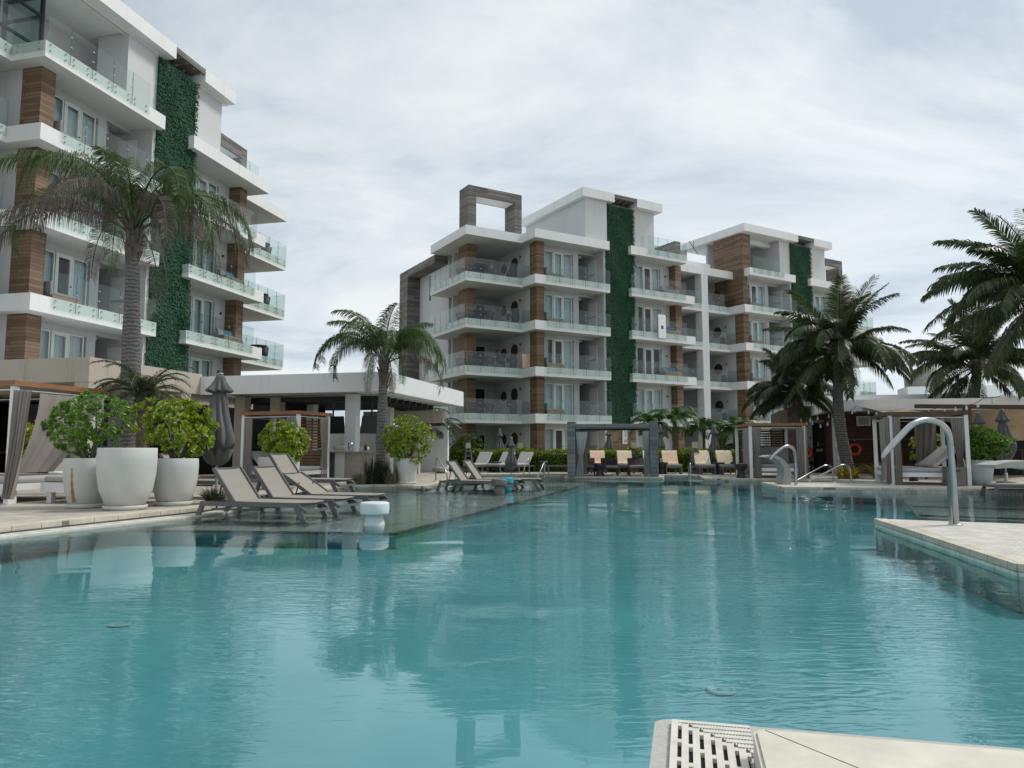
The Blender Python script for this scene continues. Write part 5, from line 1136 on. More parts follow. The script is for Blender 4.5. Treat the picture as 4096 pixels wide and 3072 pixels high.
X, Y, Z = AT(4008, 1643, 22); umbrella((X, Y, .105), Z - .1, 'closed umbrella at the outer side of the right shrub', 'closed umbrellas beside the pergola', w_=1.35, seed=8, canopy=1.55)
# slatted pyramid lamps
def lamp():
    o = thing('garden_lamp', '', 'lamp'); m = MB()
    for a, b_ in ((.17, .07), ):
        for sx, sy in ((1, 1), (1, -1), (-1, 1), (-1, -1)): m.bar((a * sx, a * sy, 0), (b_ * sx, b_ * sy, .95), .035, .035)
        for i in range(5):
            t = .1 + i * .2; q = a + (b_ - a) * t; z = .95 * t
            for (p1, p2) in (((-q, -q), (q, -q)), ((q, -q), (q, q)), ((q, q), (-q, q)), ((-q, q), (-q, -q))): m.bar((*p1, z), (*p2, z), .02, .07)
    m.box(-.18, .18, -.18, .18, 0, .06); m.build('lattice_base', 'gazebowood', o)
    MB().tube([(0, 0, .9), (0, 0, 1.0)], .015).build('stem', 'blackmetal', o)
    MB().box(-.085, .085, -.085, .085, .98, 1.22).build('lamp_shade', 'lampshade', o); return o
KL = Kit(lamp, 'garden lamps on lattice bases')
KL.put((*G(1872, 1886), .105), .2, 'garden lamp between the pale square planter and the first grey lounger', (1.3, 1.3, 1.1)); KL.put((*G(2082, 1884), .105), .1, 'garden lamp behind the third grey lounger', (1.3, 1.3, 1.1))
KL.put((*G(2536, 1889), .105), 0, 'garden lamp seen through the gazebo by its far drape', (1.3, 1.3, 1.1)); KL.put((*G(2783, 1895), .105), 0, 'garden lamp between two towel loungers, outside the gazebo', (1.3, 1.3, 1.1))
def sqpot(px, py, w_, h, lb):
    x, y = G(px, py); m = MB(); b_ = w_ * .38; t_ = w_ / 2; m.add([(-b_, -b_, 0), (b_, -b_, 0), (b_, b_, 0), (-b_, b_, 0), (-t_, -t_, h), (t_, -t_, h), (t_, t_, h), (-t_, t_, h)], [(0, 3, 2, 1), (4, 5, 6, 7), (0, 1, 5, 4), (1, 2, 6, 5), (2, 3, 7, 6), (3, 0, 4, 7)])
    o = m.build('planter', 'pot', None, (x, y, .1)); return tag(o, lb, 'planter', 'tapered square planters at the hedge')
sqpot(1865, 1883, .48, .72, 'pale square planter behind the first garden lamp'); sqpot(2148, 1886, .36, .68, 'pale square planter beside the third grey lounger'); sqpot(2886, 1890, .34, .75, 'pale square planter next to the last umbrella'); sqpot(2497, 1887, .3, .5, 'pale square planter behind the gazebo loungers')
x, y = G(1762, 1893); o = thing('bowl_planter', 'low grey bowl planter with pebbles at the foot of the short hedge', 'planter', (x, y, .1)); MB().lathe([(.15, 0), (.34, .1), (.36, .2), (.30, .27), (.26, .24), (0, .22)], 26).build('bowl', 'conc', o); m = MB()
for i in range(22):
    a = i * 2.4; r_ = .05 * i ** .5; m.rbox(r_ * math.cos(a) - .03, r_ * math.cos(a) + .03, r_ * math.sin(a) - .03, r_ * math.sin(a) + .03, .22, .27, .012)
m.build('pebbles', 'conc', o)

# ------------------------------------------------------------------ cabanas and gazebo
def drape(par, a, b, z0, z1, tie=None, folds=9, amp=.035, pinch=.35, blow=None, name='drape', seed=0, mt='drape'):
    """gathered cloth hanging from a rod between a and b; tie = height where it is gathered"""
    a = Vector((*a, 0)); b = Vector((*b, 0)); d = b - a; dn = d.normalized(); nr = Vector((dn.y, -dn.x, 0)); nx = folds * 8; nz = 26; vs = []; rs = random.Random(seed)
    ph = [rs.uniform(-.5, .5) for _ in range(folds * 2 + 2)]
    for i in range(nz + 1):
        t = i / nz; z = z1 + (z0 - z1) * t
        if tie is not None:
            q = abs(z - tie) / max(z1 - tie, .01) if z > tie else abs(z - tie) / max(tie - z0, .01); wf = pinch + (1 - pinch) * min(1, q) ** .75 * (1 if z > tie else .7)
        else: wf = 1 - .06 * math.sin(t * 3)
        for j in range(nx + 1):
            s_ = j / nx; ff = s_ * folds * 2 * math.pi; c = a + d * (.5 + (s_ - .5) * wf if tie is None or pinch > 0 else s_)
            off = amp * (math.sin(ff + ph[int(s_ * folds)] + t * 1.6 + .5 * math.sin(t * 5 + seed)) + .45 * math.sin(ff * 1.7 + t * 3 + seed)) * (.5 + .9 * t)
            p = c + nr * off; 
            if blow: p += Vector(blow) * (t ** 1.4) * (.4 + .6 * s_)
            vs.append((p.x, p.y, z))
    n = nx + 1; m = MB(); m.add(vs, [(i * n + j, i * n + j + 1, (i + 1) * n + j + 1, (i + 1) * n + j) for i in range(nz) for j in range(nx)], True); return m.build(name, mt, par)
def cabana(label, corner, rz, w_, dp, H, lattice=True, panel='orangewood', bed=True, post=.10, drapes=(), roofm='orangewood', headback=None, z=.1, bedmt='palecushion', base='white2'):
    o = thing('cabana', label, 'cabana', (*corner, z), rz, 'draped cabanas with white posts')
    for x, y in ((0, 0), (w_ - post, 0), (0, dp - post), (w_ - post, dp - post)): MB().box(x, x + post, y, y + post, 0, H).build('post', 'white2', o)
    m = MB(); h0, h1 = H + .002, H + .10; m.box(-.04, w_ + .04, -.04, .06, h0, h1).box(-.04, w_ + .04, dp - .06, dp + .04, h0, h1).box(-.04, .06, .06, dp - .06, h0, h1 - .003).box(w_ - .06, w_ + .04, .06, dp - .06, h0, h1 - .003); m.build('roof_frame', roofm, o)
    MB().box(.061, w_ - .061, .061, dp - .061, H + .03, H + .07).build('roof_cloth', 'drape', o)
    m = MB(); 
    for p, q in (((0, .02), (w_, .02)), ((.02, 0), (.02, dp)), ((w_ - .02, 0), (w_ - .02, dp)), ((0, dp - .02), (w_, dp - .02))): m.tube([(*p, H - .07), (*q, H - .07)], .014, 6)
    m.build('curtain_rod', 'white2', o)
    if lattice:
        m = MB(); zz = .55
        while zz < H - .1: m.box(post, w_ - post, dp - .07, dp - .045, zz, zz + .055); zz += .095
        for x in (post, w_ * .36, w_ * .68, w_ - post - .05): m.box(x, x + .05, dp - .044, dp - .02, .3, H - .05)
        m.build('slatted_screen', panel, o)
    if bed:
        MB().box(.0, w_, .08, dp - .1, .24, .36).build('bed_frame', base, o)
        for x in (.08, w_ - .18):
            for y in (.15, dp - .3): MB().box(x, x + .1, y, y + .1, 0, .24).build('leg', base, o)
        MB().rbox(.03, w_ - .03, .1, dp - .12, .365, .49, .05).build('mattress', bedmt, o)
        if headback:
            x0, x1, hh = headback; m = MB().rbox(0, math.hypot(x1 - x0, hh), .0, dp - .35, 0, .1, .035); a = math.atan2(hh, x1 - x0)
            m.xf(Matrix.Translation((x0, .18, .47)) @ Matrix.Rotation(-a, 4, 'Y')); m.build('raised_backrest', bedmt, o)
            MB().bar((x1 - .02, .3, .47 + hh - .1), (x1 + .1, .3, .40), .03, .03).build('prop', 'white2', o)
    for dd_ in drapes: drape(o, **dd_)
    return o
# left edge cabana
cabana('draped cabana at the left edge with a post and a wind-blown drape', W(*(lambda q: (q[0] - 2.9, q[1] - .04))(ST(-9.14, 13.25))), RZ, 3.0, 2.1, 2.14, lattice=False, drapes=[dict(a=(3.02, -.03), b=(3.36, .02), z0=.1, z1=2.06, folds=5, amp=.04, blow=(-.16, -.1, 0), seed=1), dict(a=(3.02, .5), b=(3.02, 2.0), z0=.55, z1=2.04, folds=4, amp=.03, blow=(-.35, -.75, 0), seed=2)])
o = thing('daybed', 'pale daybed sticking out behind the rust-streaked planter from the left cabana', 'daybed', (*W(-11.6, 11.15), .1), RZ); MB().box(0, 2.2, 0, .95, .2, .38).build('bed_frame', 'white2', o); MB().rbox(.02, 2.15, .02, .93, .385, .50, .05).build('mattress', 'palecushion', o); MB().rbox(1.95, 2.28, .1, .6, .50, .58, .03).build('pillow', 'palecushion', o)
for x in (.1, 2.0):
    for y in (.05, .8): MB().box(x, x + .1, y, y + .1, 0, .2).build('leg', 'white2', o)
# bar cabana
aM = R(-21); cx_, cy_ = -6.42, 21.9
cabana('cabana with an orange slatted side screen in front of the bar', (cx_ - 2.15 * math.cos(aM), cy_ - 2.15 * math.sin(aM)), aM, 2.15, 1.6, 2.07, lattice=True, panel='orangewood', headback=(.75, .15, .5), drapes=[dict(a=(.10, .02), b=(.42, .02), z0=.2, z1=2.0, folds=4, amp=.03, seed=3), dict(a=(2.13, 1.1), b=(2.13, 1.56), z0=.1, z1=2.0, tie=.85, folds=5, amp=.03, seed=4), dict(a=(1.7, .0), b=(2.1, .0), z0=1.65, z1=2.0, folds=4, seed=5)])
# slatted cabana
cabana('cabana with a dark slatted screen and grey daybed beside the last towel lounger', (8.46, 26.0), R(-6), 1.95, 2.5, 1.85, panel='redwood', bed=True, headback=None, bedmt='cushion', drapes=[dict(a=(.1, .0), b=(.42, .0), z0=.04, z1=1.8, tie=.95, folds=5, amp=.03, pinch=.6, seed=6), dict(a=(-.02, .1), b=(.0, 1.0), z0=.1, z1=1.78, folds=6, amp=.04, seed=7), dict(a=(1.62, .0), b=(2.02, .0), z0=.0, z1=1.8, folds=5, amp=.04, pinch=.8, seed=8)])
o = thing('daybed_screen', 'grey padded back panel of the slatted cabana', 'padded panel', (8.46, 26.0, .1), R(-6)); MB().rbox(.45, 1.62, 1.1, 1.2, .5, 1.12, .03).build('pad', 'cushion', o); MB().box(.5, 1.55, 1.2, 1.25, .42, 1.0).build('back_rail', 'white2', o)
# right cabana
cabana('cabana with pale drapes and a raised daybed next to the leaning palm', (10.6, 20.5), R(-17.5), 1.98, 2.6, 1.95, lattice=False, headback=(1.15, 1.85, .55), roofm='brownbeam', drapes=[dict(a=(-.02, .12), b=(-.02, 1.2), z0=.1, z1=1.88, tie=.62, folds=8, amp=.04, pinch=.25, seed=9), dict(a=(-.12, -.03), b=(.02, -.03), z0=.05, z1=1.9, folds=3, amp=.03, seed=14), dict(a=(.10, -.02), b=(.30, -.02), z0=0, z1=1.9, folds=4, amp=.03, seed=10), dict(a=(1.55, .02), b=(1.9, .0), z0=.0, z1=1.86, tie=.75, folds=6, amp=.035, pinch=.35, seed=11), dict(a=(1.1, 2.3), b=(1.75, 2.4), z0=.3, z1=1.86, folds=4, amp=.04, blow=(-.1, -.2, 0), seed=12)])
o = thing('storage_box', 'grey box with a hand slot at the end of the right cabana daybed', 'storage box', (11.72, 19.72, .112), R(-17.5)); MB().box(0, .45, 0, .5, 0, .52).build('body', 'taupeplastic', o); MB().box(.14, .32, -.004, -.001, .40, .43).build('hand_slot', 'darkin', o)
tabl('black', (*G(3655, 1925), .11), 'dark round stool under the right cabana daybed', 'stools under daybeds', .8)
# weathered gazebo
gz = thing('gazebo', 'weathered grey timber gazebo with tied drapes over brown wood loungers at the pool edge', 'gazebo', (2.12, 27.95, .09), R(-9)); GW = 3.42; GD = 2.6; pw, pd = .30, .75
for x, y, dd_ in ((0, 0, pd), (GW - pw, 0, pd), (0, GD, .3), (GW - pw, GD, .3)): MB().box(x, x + pw, y, y + dd_, 0, 2.09).build('post', 'gazebowood', gz)
MB().box(pw + .001, GW - pw - .001, .04, .16, 1.83, 2.0).box(pw + .001, GW - pw - .001, GD + .05, GD + .2, 1.83, 2.0).box(.02, .14, pd, GD, 1.83, 2.0).box(GW - .14, GW - .02, pd, GD, 1.83, 2.0).build('beam', 'gazebowood', gz)
MB().box(pw, GW - pw, .17, GD + .04, 1.93, 1.97).build('roof_panel', 'gazebowood', gz); MB().tube([(pw, .1, 1.76), (GW - pw, .1, 1.76)], .014).build('curtain_rod', 'blackmetal', gz)
drape(gz, a=(pw + .02, .1), b=(pw + .48, .1), z0=.02, z1=1.70, tie=.78, folds=5, amp=.03, pinch=.4, blow=(-.12, 0, 0), seed=21, mt='palecushion'); drape(gz, a=(pw + .3, .9), b=(pw + .36, 1.5), z0=.05, z1=1.70, folds=4, amp=.04, seed=22)
drape(gz, a=(GW - pw - .28, .08), b=(GW - pw - .02, .08), z0=.02, z1=1.72, tie=.9, folds=5, amp=.035, pinch=.55, seed=23, mt='palecushion')

# ------------------------------------------------------------------ pool fittings
def pipe(name, label, pts, r, cat, grp, bases=(), mt='steel', seg=12):
    P0 = Vector(bases[0]) if bases else Vector((pts[0][0], pts[0][1], 0)); o = thing(name, label, cat, tuple(P0), 0, grp)
    # smooth the polyline
    q = [Vector(p) for p in pts]
    for _ in range(3): q = [q[0]] + [c for i in range(len(q) - 1) for c in (q[i].lerp(q[i + 1], .25), q[i].lerp(q[i + 1], .75))] + [q[-1]]
    rr = r if isinstance(r, (int, float)) else [np.interp(i / (len(q) - 1), np.linspace(0, 1, len(r)), r) for i in range(len(q))]
    MB().tube([tuple(p - P0) for p in q], rr, seg).build('pipe', mt, o)
    for b in bases: MB().lathe([(0, .022), (.05, .022), (.085, .012), (.085, 0)], 20, c=(b[0] - P0.x, b[1] - P0.y)).build('base_plate', 'dot', o).location.z = b[2] - P0.z
    return o
k = 9.6
f = lambda px, py, Yd: AT(3100 + px / 2.2209, 1400 + py / 2.2209, Yd)
fp = [(f(1604, 1562, 9.55)[0], 9.55, .10), (f(1597, 1300, 9.5)[0], 9.5, f(1597, 1300, 9.5)[2]), f(1560, 900, 9.42), f(1552, 760, 9.4), f(1500, 660, 9.35), f(1360, 612, 9.25), f(1230, 645, 9.15), f(1130, 745, 9.1), f(1020, 868, 9.05), f(985, 905, 9.0), f(948, 960, 8.98)]
pipe('water_spout', 'large bent steel water spout standing on the near stone platform', fp, [.044, .042, .040, .038, .038, .038, .038, .038, .036, .028, .010], 'water spout', 'bent steel water spouts', [fp[0]])
sl = MB().box(-.056, -.040, -.035, .035, 0, .5); o = sl.build('side_plate', 'steel', None, (fp[0][0] - .01, 9.53, .1)); o.parent = [q for q in bpy.data.objects if q.name.startswith('water_spout')][0]; o.location = (-.01, -.0, 0)
g8 = lambda px, py, Yd: AT(2400 + px / 2.765, 1400 + py / 2.765, Yd)
sp = [(f(188, 1205, 20.3)[0], 20.3, .11), f(184, 1050, 20.3), f(180, 900, 20.25), f(150, 862, 20.2), f(100, 850, 20.1), f(50, 880, 20.0), g8(1930, 1150, 19.9), g8(1882, 1212, 19.8)]
pipe('water_spout', 'smaller bent steel water spout on the far platform before the slatted cabana', sp, [.045, .045, .045, .045, .042, .04, .034, .012], 'water spout', 'bent steel water spouts', [sp[0]])
# curved stone water blade (far) and the bigger one at the photo edge
def blade(name, label, path, wd, th, mt, rz, loc):
    """a curved slab: path in local x,z; width along y; thickness tapers to the tip"""
    m = MB(); n = len(path); vs = []
    q = [Vector((p[0], 0, p[1])) for p in path]
    for i, p in enumerate(q):
        d = (q[min(i + 1, n - 1)] - q[max(i - 1, 0)]).normalized(); nr = Vector((-d.z, 0, d.x)); h = th[0] + (th[1] - th[0]) * i / (n - 1)
        for y in (-wd / 2, wd / 2):
            for s_ in (-.5, .5): vs.append((p.x + nr.x * h * s_, y, p.z + nr.z * h * s_))
    fs = []
    for i in range(n - 1):
        a = 4 * i; b = a + 4; fs += [(a, b, b + 1, a + 1), (a + 2, a + 3, b + 3, b + 2), (a, a + 2, b + 2, b), (a + 1, b + 1, b + 3, a + 3)]
    fs += [(0, 1, 3, 2), (4 * n - 4, 4 * n - 2, 4 * n - 1, 4 * n - 3)]
    m.add(vs, fs); o = m.build(name, mt, None, loc, rz); return tag(o, label, 'water feature', 'curved water blades')
arc = [(0, 0), (.03, .15), (.05, .3), (.03, .45), (-.05, .60), (-.17, .72), (-.32, .79), (-.48, .80), (-.60, .775)]
blade('curved_fountain', 'curved concrete water blade beside the smaller spout', arc, .45, (.26, .03), 'conc', RZ + .35, (7.72, 20.9, .11))
big = [(1.0, .0), (1.02, .2), (.95, .45), (.78, .62), (.5, .74), (.2, .77), (-.1, .76), (-.25, .735)]
X, Y, Z = AT(3975, 1865, 10.2)
o = blade('curved_fountain', 'broad curved stone water blade jutting in from the photo edge', [(a * .95, b) for a, b in big], .55, (.26, .05), 'conc', RZ + .12, (6.95, 10.35, .10))
def handrail(label, pts, bases, r=.021): return pipe('handrail', label, pts, r, 'handrail', 'steel pool handrails', bases)
g3 = lambda px, py, Yd: AT(1700 + px / 4.424, 1660 + py / 4.424, Yd)
def rl(l, ys): return [g3(px, py, y_) for (px, py), y_ in zip(l, ys)]
r1 = rl([(190, 1175), (190, 830), (200, 760), (225, 765), (300, 880), (390, 1030), (392, 1170)], [23.1, 23.1, 23.1, 23.05, 22.9, 22.7, 22.7]); handrail('steel handrail beside the tapered planter and the low bowl', r1, [(r1[0][0], r1[0][1], .1), (r1[-1][0], r1[-1][1], .1)])
r1 = rl([(1748, 1070), (1750, 960), (1775, 900), (1825, 780), (1838, 770), (1845, 800), (1846, 1040)], [28.6, 28.6, 28.7, 28.9, 29, 29, 29]); handrail('steel handrail of the far pool steps, before the third grey lounger', r1, [])
r1 = rl([(2000, 1130), (1990, 1105), (2050, 980), (2100, 850), (2112, 840), (2120, 870), (2115, 1115)], [26.3, 26.3, 26.5, 26.8, 26.8, 26.8, 26.8]); handrail('slanting steel handrail next to the empty lounger frame', r1, [])
x, y, z = AT(2762, 1853, 24.6); handrail('lone upright steel rail standing in the pool left of the platform corner', [(x, y, -.3), (x - .01, y, .3), (x, y, z), (x + .02, y + .25, z + .0), (x + .03, y + .4, .2)], [])
n3 = lambda px, py, Yd: AT(3050 + px / 4.424, 1550 + py / 4.424, Yd)
q = [n3(620, 1640, 21.6), n3(850, 1510, 21.9), n3(1080, 1385, 22.1), n3(1140, 1375, 22.15), n3(1210, 1400, 22.2), n3(1245, 1460, 22.2), (n3(1258, 1650, 22.2)[0], 22.2, .11)]; handrail('farther of the two sloping handrails before the yellow plants', q, [q[-1]], .024)
q = [n3(820, 1659, 20.9), n3(1100, 1520, 21.1), n3(1370, 1375, 21.3), n3(1450, 1368, 21.35), n3(1530, 1395, 21.4), n3(1560, 1460, 21.4), (n3(1575, 1655, 21.4)[0], 21.4, .11)]; handrail('nearer of the two sloping handrails before the yellow plants', q, [q[-1]], .024)
# white grate corner on the far side
x, y = G(2795, 1921, .02); o = MB().box(-.35, .35, -.15, .15, 0, .02).build('slot_plate', 'grate', None, (x, y, .008), RZ); 
m = MB()
for i in range(12): m.box(-.33 + i * .056, -.30 + i * .056, -.13, .13, .0201, .026)
b_ = m.build('slots', 'darkin', o); tag(o, 'short white overflow grate at the far platform corner', 'grate'); o.name = 'overflow_grate'
# life rings
for px, py, t_, lb in ((3419, 1798, 34.0, 'orange life ring hanging to the right of the leaning palm'), (3225, 1812, 36.0, 'orange life ring beside the dark hut door, half behind the drape')):
    s_, z_ = STT(px, py, t_); o = thing('life_ring', lb, 'life ring', (*W(s_, t_), z_), RZ, 'orange life rings'); MB().torus((0, 0, 0), .215, .072).build('ring', 'ring', o)
    m = MB()
    for a in (45, 135, 225, 315): m.torus((.215 * math.cos(R(a)), 0, .215 * math.sin(R(a))), .01, .01, seg=6, s2=4)
    pts = [(.30 * math.cos(R(a)), -.06, .30 * math.sin(R(a)) if a % 90 else .26 * math.sin(R(a))) for a in range(0, 361, 15)]; m.tube(pts, .009, 5); m.tube([(-.2, 0, .2), (0, .05, .38), (.2, 0, .2)], .008, 5); m.build('rope', 'blackmetal', o)
    MB().bar((0, .1, .38), (0, 0, .38), .03, .03).build('hook', 'steel', o)
m = MB(); s_, z_ = STT(3397, 1757, 34.05); m.tube([(s_ - .1, 0, z_ - .1), (s_, 0, z_), (s_ + 2.6, 0, z_ + .01)], .014); o = m.build('rescue_pole', 'steel', None, (34.05 * math.sin(AL), 34.05 * math.cos(AL), 0), RZ); tag(o, 'thin pale rescue pole held level above the right life ring', 'pole')
s_, z_ = STT(3229, 1866, 33.8); o = thing('reserved_sign', 'small black sign with pale marks on the goblet stand by the door', 'sign', (*W(s_, 33.8), z_), RZ); MB().box(-.17, .17, -.01, .01, -.08, .08).build('board', 'blackmetal', o); m = MB()
for i in range(6): m.box(-.12 + i * .04, -.095 + i * .04, -.016, -.011, -.03, .03)
m.build('marks', 'whitep', o)

# ------------------------------------------------------------------ right side: pergola, shade sails, string lights, tables
pg = thing('shade_pergola', 'brown timber pergola beam and post above the right cabana and umbrellas', 'pergola', (0, 0, 0), 0)
a = AT(3660, 1625, 25); b_ = AT(4130, 1629, 22.6); MB().bar(a, b_, .12, .14).build('beam', 'brownbeam', pg)
p = AT(3866, 1630, 24.2); MB().box(p[0] - .09, p[0] + .09, 24.1, 24.28, .1, p[2] - .03).build('post', 'brownbeam', pg)
def sail(label, cs, sag, seed):
    cs = [Vector(c) for c in cs]; m = MB(); n = 18; vs = []
    for i in range(n + 1):
        for j in range(n + 1):
            u, v = i / n, j / n; p = cs[0].lerp(cs[1], u).lerp(cs[3].lerp(cs[2], u), v); s_ = math.sin(math.pi * u) * math.sin(math.pi * v)
            p = p + Vector((0, 0, -sag * s_ + .035 * math.sin(u * 14 + v * 5 + seed) * (.3 + s_))); pin = (u - .5) * .10 * math.sin(math.pi * v); p += (cs[1] - cs[0]) * (-pin); vs.append(tuple(p))
    m.add(vs, [(i * (n + 1) + j, (i + 1) * (n + 1) + j, (i + 1) * (n + 1) + j + 1, i * (n + 1) + j + 1) for i in range(n) for j in range(n)], True)
    o = m.build('shade_sail', 'sail'); return tag(o, label, 'shade sail', 'sand coloured shade sails')
sail('sand shade sail stretched from the hut fascia toward the pergola', [AT(3445, 1629, 29.6), AT(3610, 1633, 29.6), AT(3700, 1648, 24.8), AT(3560, 1655, 25.5)], .35, 1)
sail('wide sand shade sail sagging beneath the pergola beam', [AT(3640, 1640, 27), AT(4150, 1635, 23), AT(4190, 1700, 27.5), AT(3720, 1662, 30)], .55, 2)
sail('lower hanging sand shade cloth behind the outer umbrella', [AT(3900, 1690, 27), AT(4160, 1665, 26), AT(4170, 1760, 26.5), AT(4010, 1765, 27)], .1, 3)
def lights(label, pts, n, sag):
    o = thing('string_lights', label, 'string lights', tuple(pts[0]), 0, 'festoon light strings'); P0 = Vector(pts[0]); line = []
    for a, b in zip(pts[:-1], pts[1:]):
        a = Vector(a); b = Vector(b)
        for i in range(12): t = i / 12; line.append(a.lerp(b, t) + Vector((0, 0, -sag * 4 * t * (1 - t))))
    line.append(Vector(pts[-1])); MB().tube([tuple(p - P0) for p in line], .009, 5).build('cable', 'blackmetal', o)
    bulb = None
    for i in range(n):
        q = line[int((i + .5) * (len(line) - 1) / n)] - P0
        if bulb is None: bulb = MB().lathe([(.018, 0), (.02, -.06), (.035, -.09), (.04, -.13), (.02, -.17), (0, -.175)], 10).mesh('bulb', M['whitep'])
        inst('bulb', bulb, o, tuple(q))
    return o
lights('festoon lights strung from the small palm to the hut corner', [n3(780, 520, 28), n3(1035, 445, 28.5), n3(1560, 385, 29), n3(1650, 320, 29.5)], 6, .1)
lights('festoon lights hanging low across the dark hut door', [n3(640, 500, 30), n3(880, 590, 30), n3(1170, 590, 29), n3(1545, 440, 27)], 7, .12)
lights('festoon lights running along the first shade sail', [n3(1650, 320, 29.5), n3(1950, 400, 27), n3(2200, 435, 25)], 4, .05)
lights('festoon lights crossing under the pergola beam', [AT(3596, 1648, 25), AT(3756, 1630, 24), AT(3843, 1618, 23.5), AT(3934, 1594, 22), AT(4090, 1545, 19)], 8, .08)
for px, Yd, lb in ((4030, 29, 'high dark table in the shade behind the outer umbrella'), (3560, 31, 'dark bar table seen through the right cabana'), (3640, 31.5, 'second dark bar table behind the raised daybed')):
    X, Y, Z = AT(px, 1800, Yd); o = thing('bar_table', lb, 'table', (X, Y, .1), RZ, 'dark bar tables in the shade'); MB().box(-.45, .45, -.35, .35, .98, 1.03).build('table_top', 'brownwood', o)
    for x in (-.38, .38):
        for y in (-.28, .28): MB().box(x - .03, x + .03, y - .03, y + .03, 0, .98).build('leg', 'brownwood', o)
# dark chairs on the restaurant terrace behind the planters
def woodchair():
    o = thing('dining_chair', '', 'chair'); MB().box(-.22, .22, -.22, .22, .42, .46).build('seat', 'sofawood', o); m = MB()
    for i in range(4): m.box(-.18 + i * .11, -.13 + i * .11, .19, .22, .46, .9)
    m.box(-.22, .22, .19, .225, .86, .96); m.build('backrest', 'sofawood', o)
    for x in (-.2, .2):
        for y in (-.2, .2): MB().box(x - .02, x + .02, y - .02, y + .02, 0, .42).build('leg', 'sofawood', o)
    return o
KW = Kit(woodchair, 'wooden terrace chairs')
X, Y, _ = AT(250, 1850, 20.5); KW.put((X, Y, .1), 2.6, 'wooden chair back just left of the rust-streaked planter')
X, Y, _ = AT(190, 1850, 22); o = thing('dining_table', 'dark restaurant table with white cups behind the lime shrub', 'table', (X, Y, .1), RZ); MB().box(-.7, .7, -.4, .4, .72, .76).build('table_top', 'brownwood', o)
for x in (-.6, .6):
    for y in (-.3, .3): MB().box(x - .03, x + .03, y - .03, y + .03, 0, .72).build('leg', 'brownwood', o)
for i, (dx_, lb) in enumerate(((.05, 'white mug on the dark restaurant table, nearer the shrub'), (.48, 'white mug on the dark restaurant table, nearer the pillar'))):
    o = MB().lathe([(.04, 0), (.045, .09), (.04, .09), (.035, .01), (0, .01)], 14).build('mug', 'whitep', None, (X + dx_, Y - .25, .861)); tag(o, lb, 'mug', 'white mugs')

# ------------------------------------------------------------------ balcony furniture
def sofa():
    o = thing('balcony_sofa', '', 'sofa'); MB().box(0, 1.5, 0, .75, .05, .26).build('base', 'sofawood', o); MB().rbox(.1, 1.45, .02, .73, .265, .40, .04).build('seat_cushion', 'cushion', o)
    MB().rbox(0, .12, 0, .75, .1, .78, .03).build('side_panel', 'cushion', o)
    m = MB().rbox(0, .45, 0, .12, 0, .42, .04); m.xf(Matrix.Translation((.22, .15, .39)) @ Matrix.Rotation(R(75), 4, 'Z') @ Matrix.Rotation(R(-18), 4, 'X')); m.build('pillow', 'blue', o); return o
def sofa2():
    o = thing('balcony_sofa', '', 'sofa'); MB().box(0, 1.7, 0, .75, .05, .26).build('base', 'sofawood', o); MB().rbox(.02, 1.68, .02, .73, .265, .40, .04).build('seat_cushion', 'cushion', o)
    for i, mt in enumerate(('cushion', 'blue', 'blue')):
        m = MB().rbox(0, .5, 0, .13, 0, .42, .04); m.xf(Matrix.Translation((.25 + i * .48, .50, .39)) @ Matrix.Rotation(R(-14), 4, 'X')); m.build('pillow', mt, o)
    return o
KS = Kit(sofa, 'balcony sofas beside the timber columns'); KT = Kit(sofa2, 'balcony sofas beside the timber columns')
FN = ('first', 'second', 'third', 'fourth')
for k in range(4):
    for mi, u0, b in ((0, 0, 'corner balconies of the far building'), (1, 20.4, 'farther green wall')):
        nm = 'left of the nearer green wall' if mi == 0 else 'left of the farther green wall'
        KS.put((*CW(u0 + 5.72, -1.15), zt(k)), RC, 'sofa with side panel on the %s balcony up, %s' % (FN[k], nm))
        if mi == 0: KT.put((*CW(u0 + 16.5, -1.2), zt(k)), RC, 'low sofa with pillows on the %s balcony up, right of the nearer green wall' % FN[k])
    KS.put((*LW(5.8, -1.15), zt(k)), RLB, 'sofa on the %s balcony up of the nearest building' % FN[k])
    KT.put((*LW(16.5, -1.2), zt(k)), RLB, 'sofa with blue pillows right of the nearest green wall, %s balcony up' % FN[k])
def tubchair():
    o = thing('rattan_chair', '', 'chair'); m = MB(); vs = []; n = 18
    for i in range(n + 1):
        a = R(-40) + R(260) * i / n; h = .50 + .28 * math.sin(math.pi * i / n) ** 1.2; r0, r1 = .27, .34
        vs += [(r0 * math.cos(a), r0 * math.sin(a), .18), (r1 * math.cos(a), r1 * math.sin(a), h), (r1 * .88 * math.cos(a), r1 * .88 * math.sin(a), h), (r0 * .85 * math.cos(a), r0 * .85 * math.sin(a), .38)]
    m.add(vs, [(4 * i + j, 4 * i + 4 + j, 4 * i + 5 + j, 4 * i + 1 + j) for i in range(n) for j in range(3)], True); m.build('shell', 'rattan', o)
    MB().lathe([(0, .42), (.22, .42), (.25, .39), (.25, .36), (0, .34)], 18).build('seat', 'darkcushion', o)
    for a in (45, 135, 225, 315): MB().bar((.22 * math.cos(R(a)), .22 * math.sin(R(a)), .2), (.26 * math.cos(R(a)), .26 * math.sin(R(a)), 0), .03, .03).build('leg', 'blackmetal', o)
    return o
KR = Kit(tubchair, 'dark rattan tub chairs on the terraces')
def rtable():
    o = thing('terrace_table', '', 'table'); MB().lathe([(0, .74), (.5, .74), (.5, .70), (0, .70)], 28).build('table_top', 'rattan', o); MB().lathe([(.24, 0), (.22, .03), (.06, .08), (.05, .70)], 18).build('base', 'blackmetal', o); return o
KTt = Kit(rtable, 'round dark tables on the terraces')
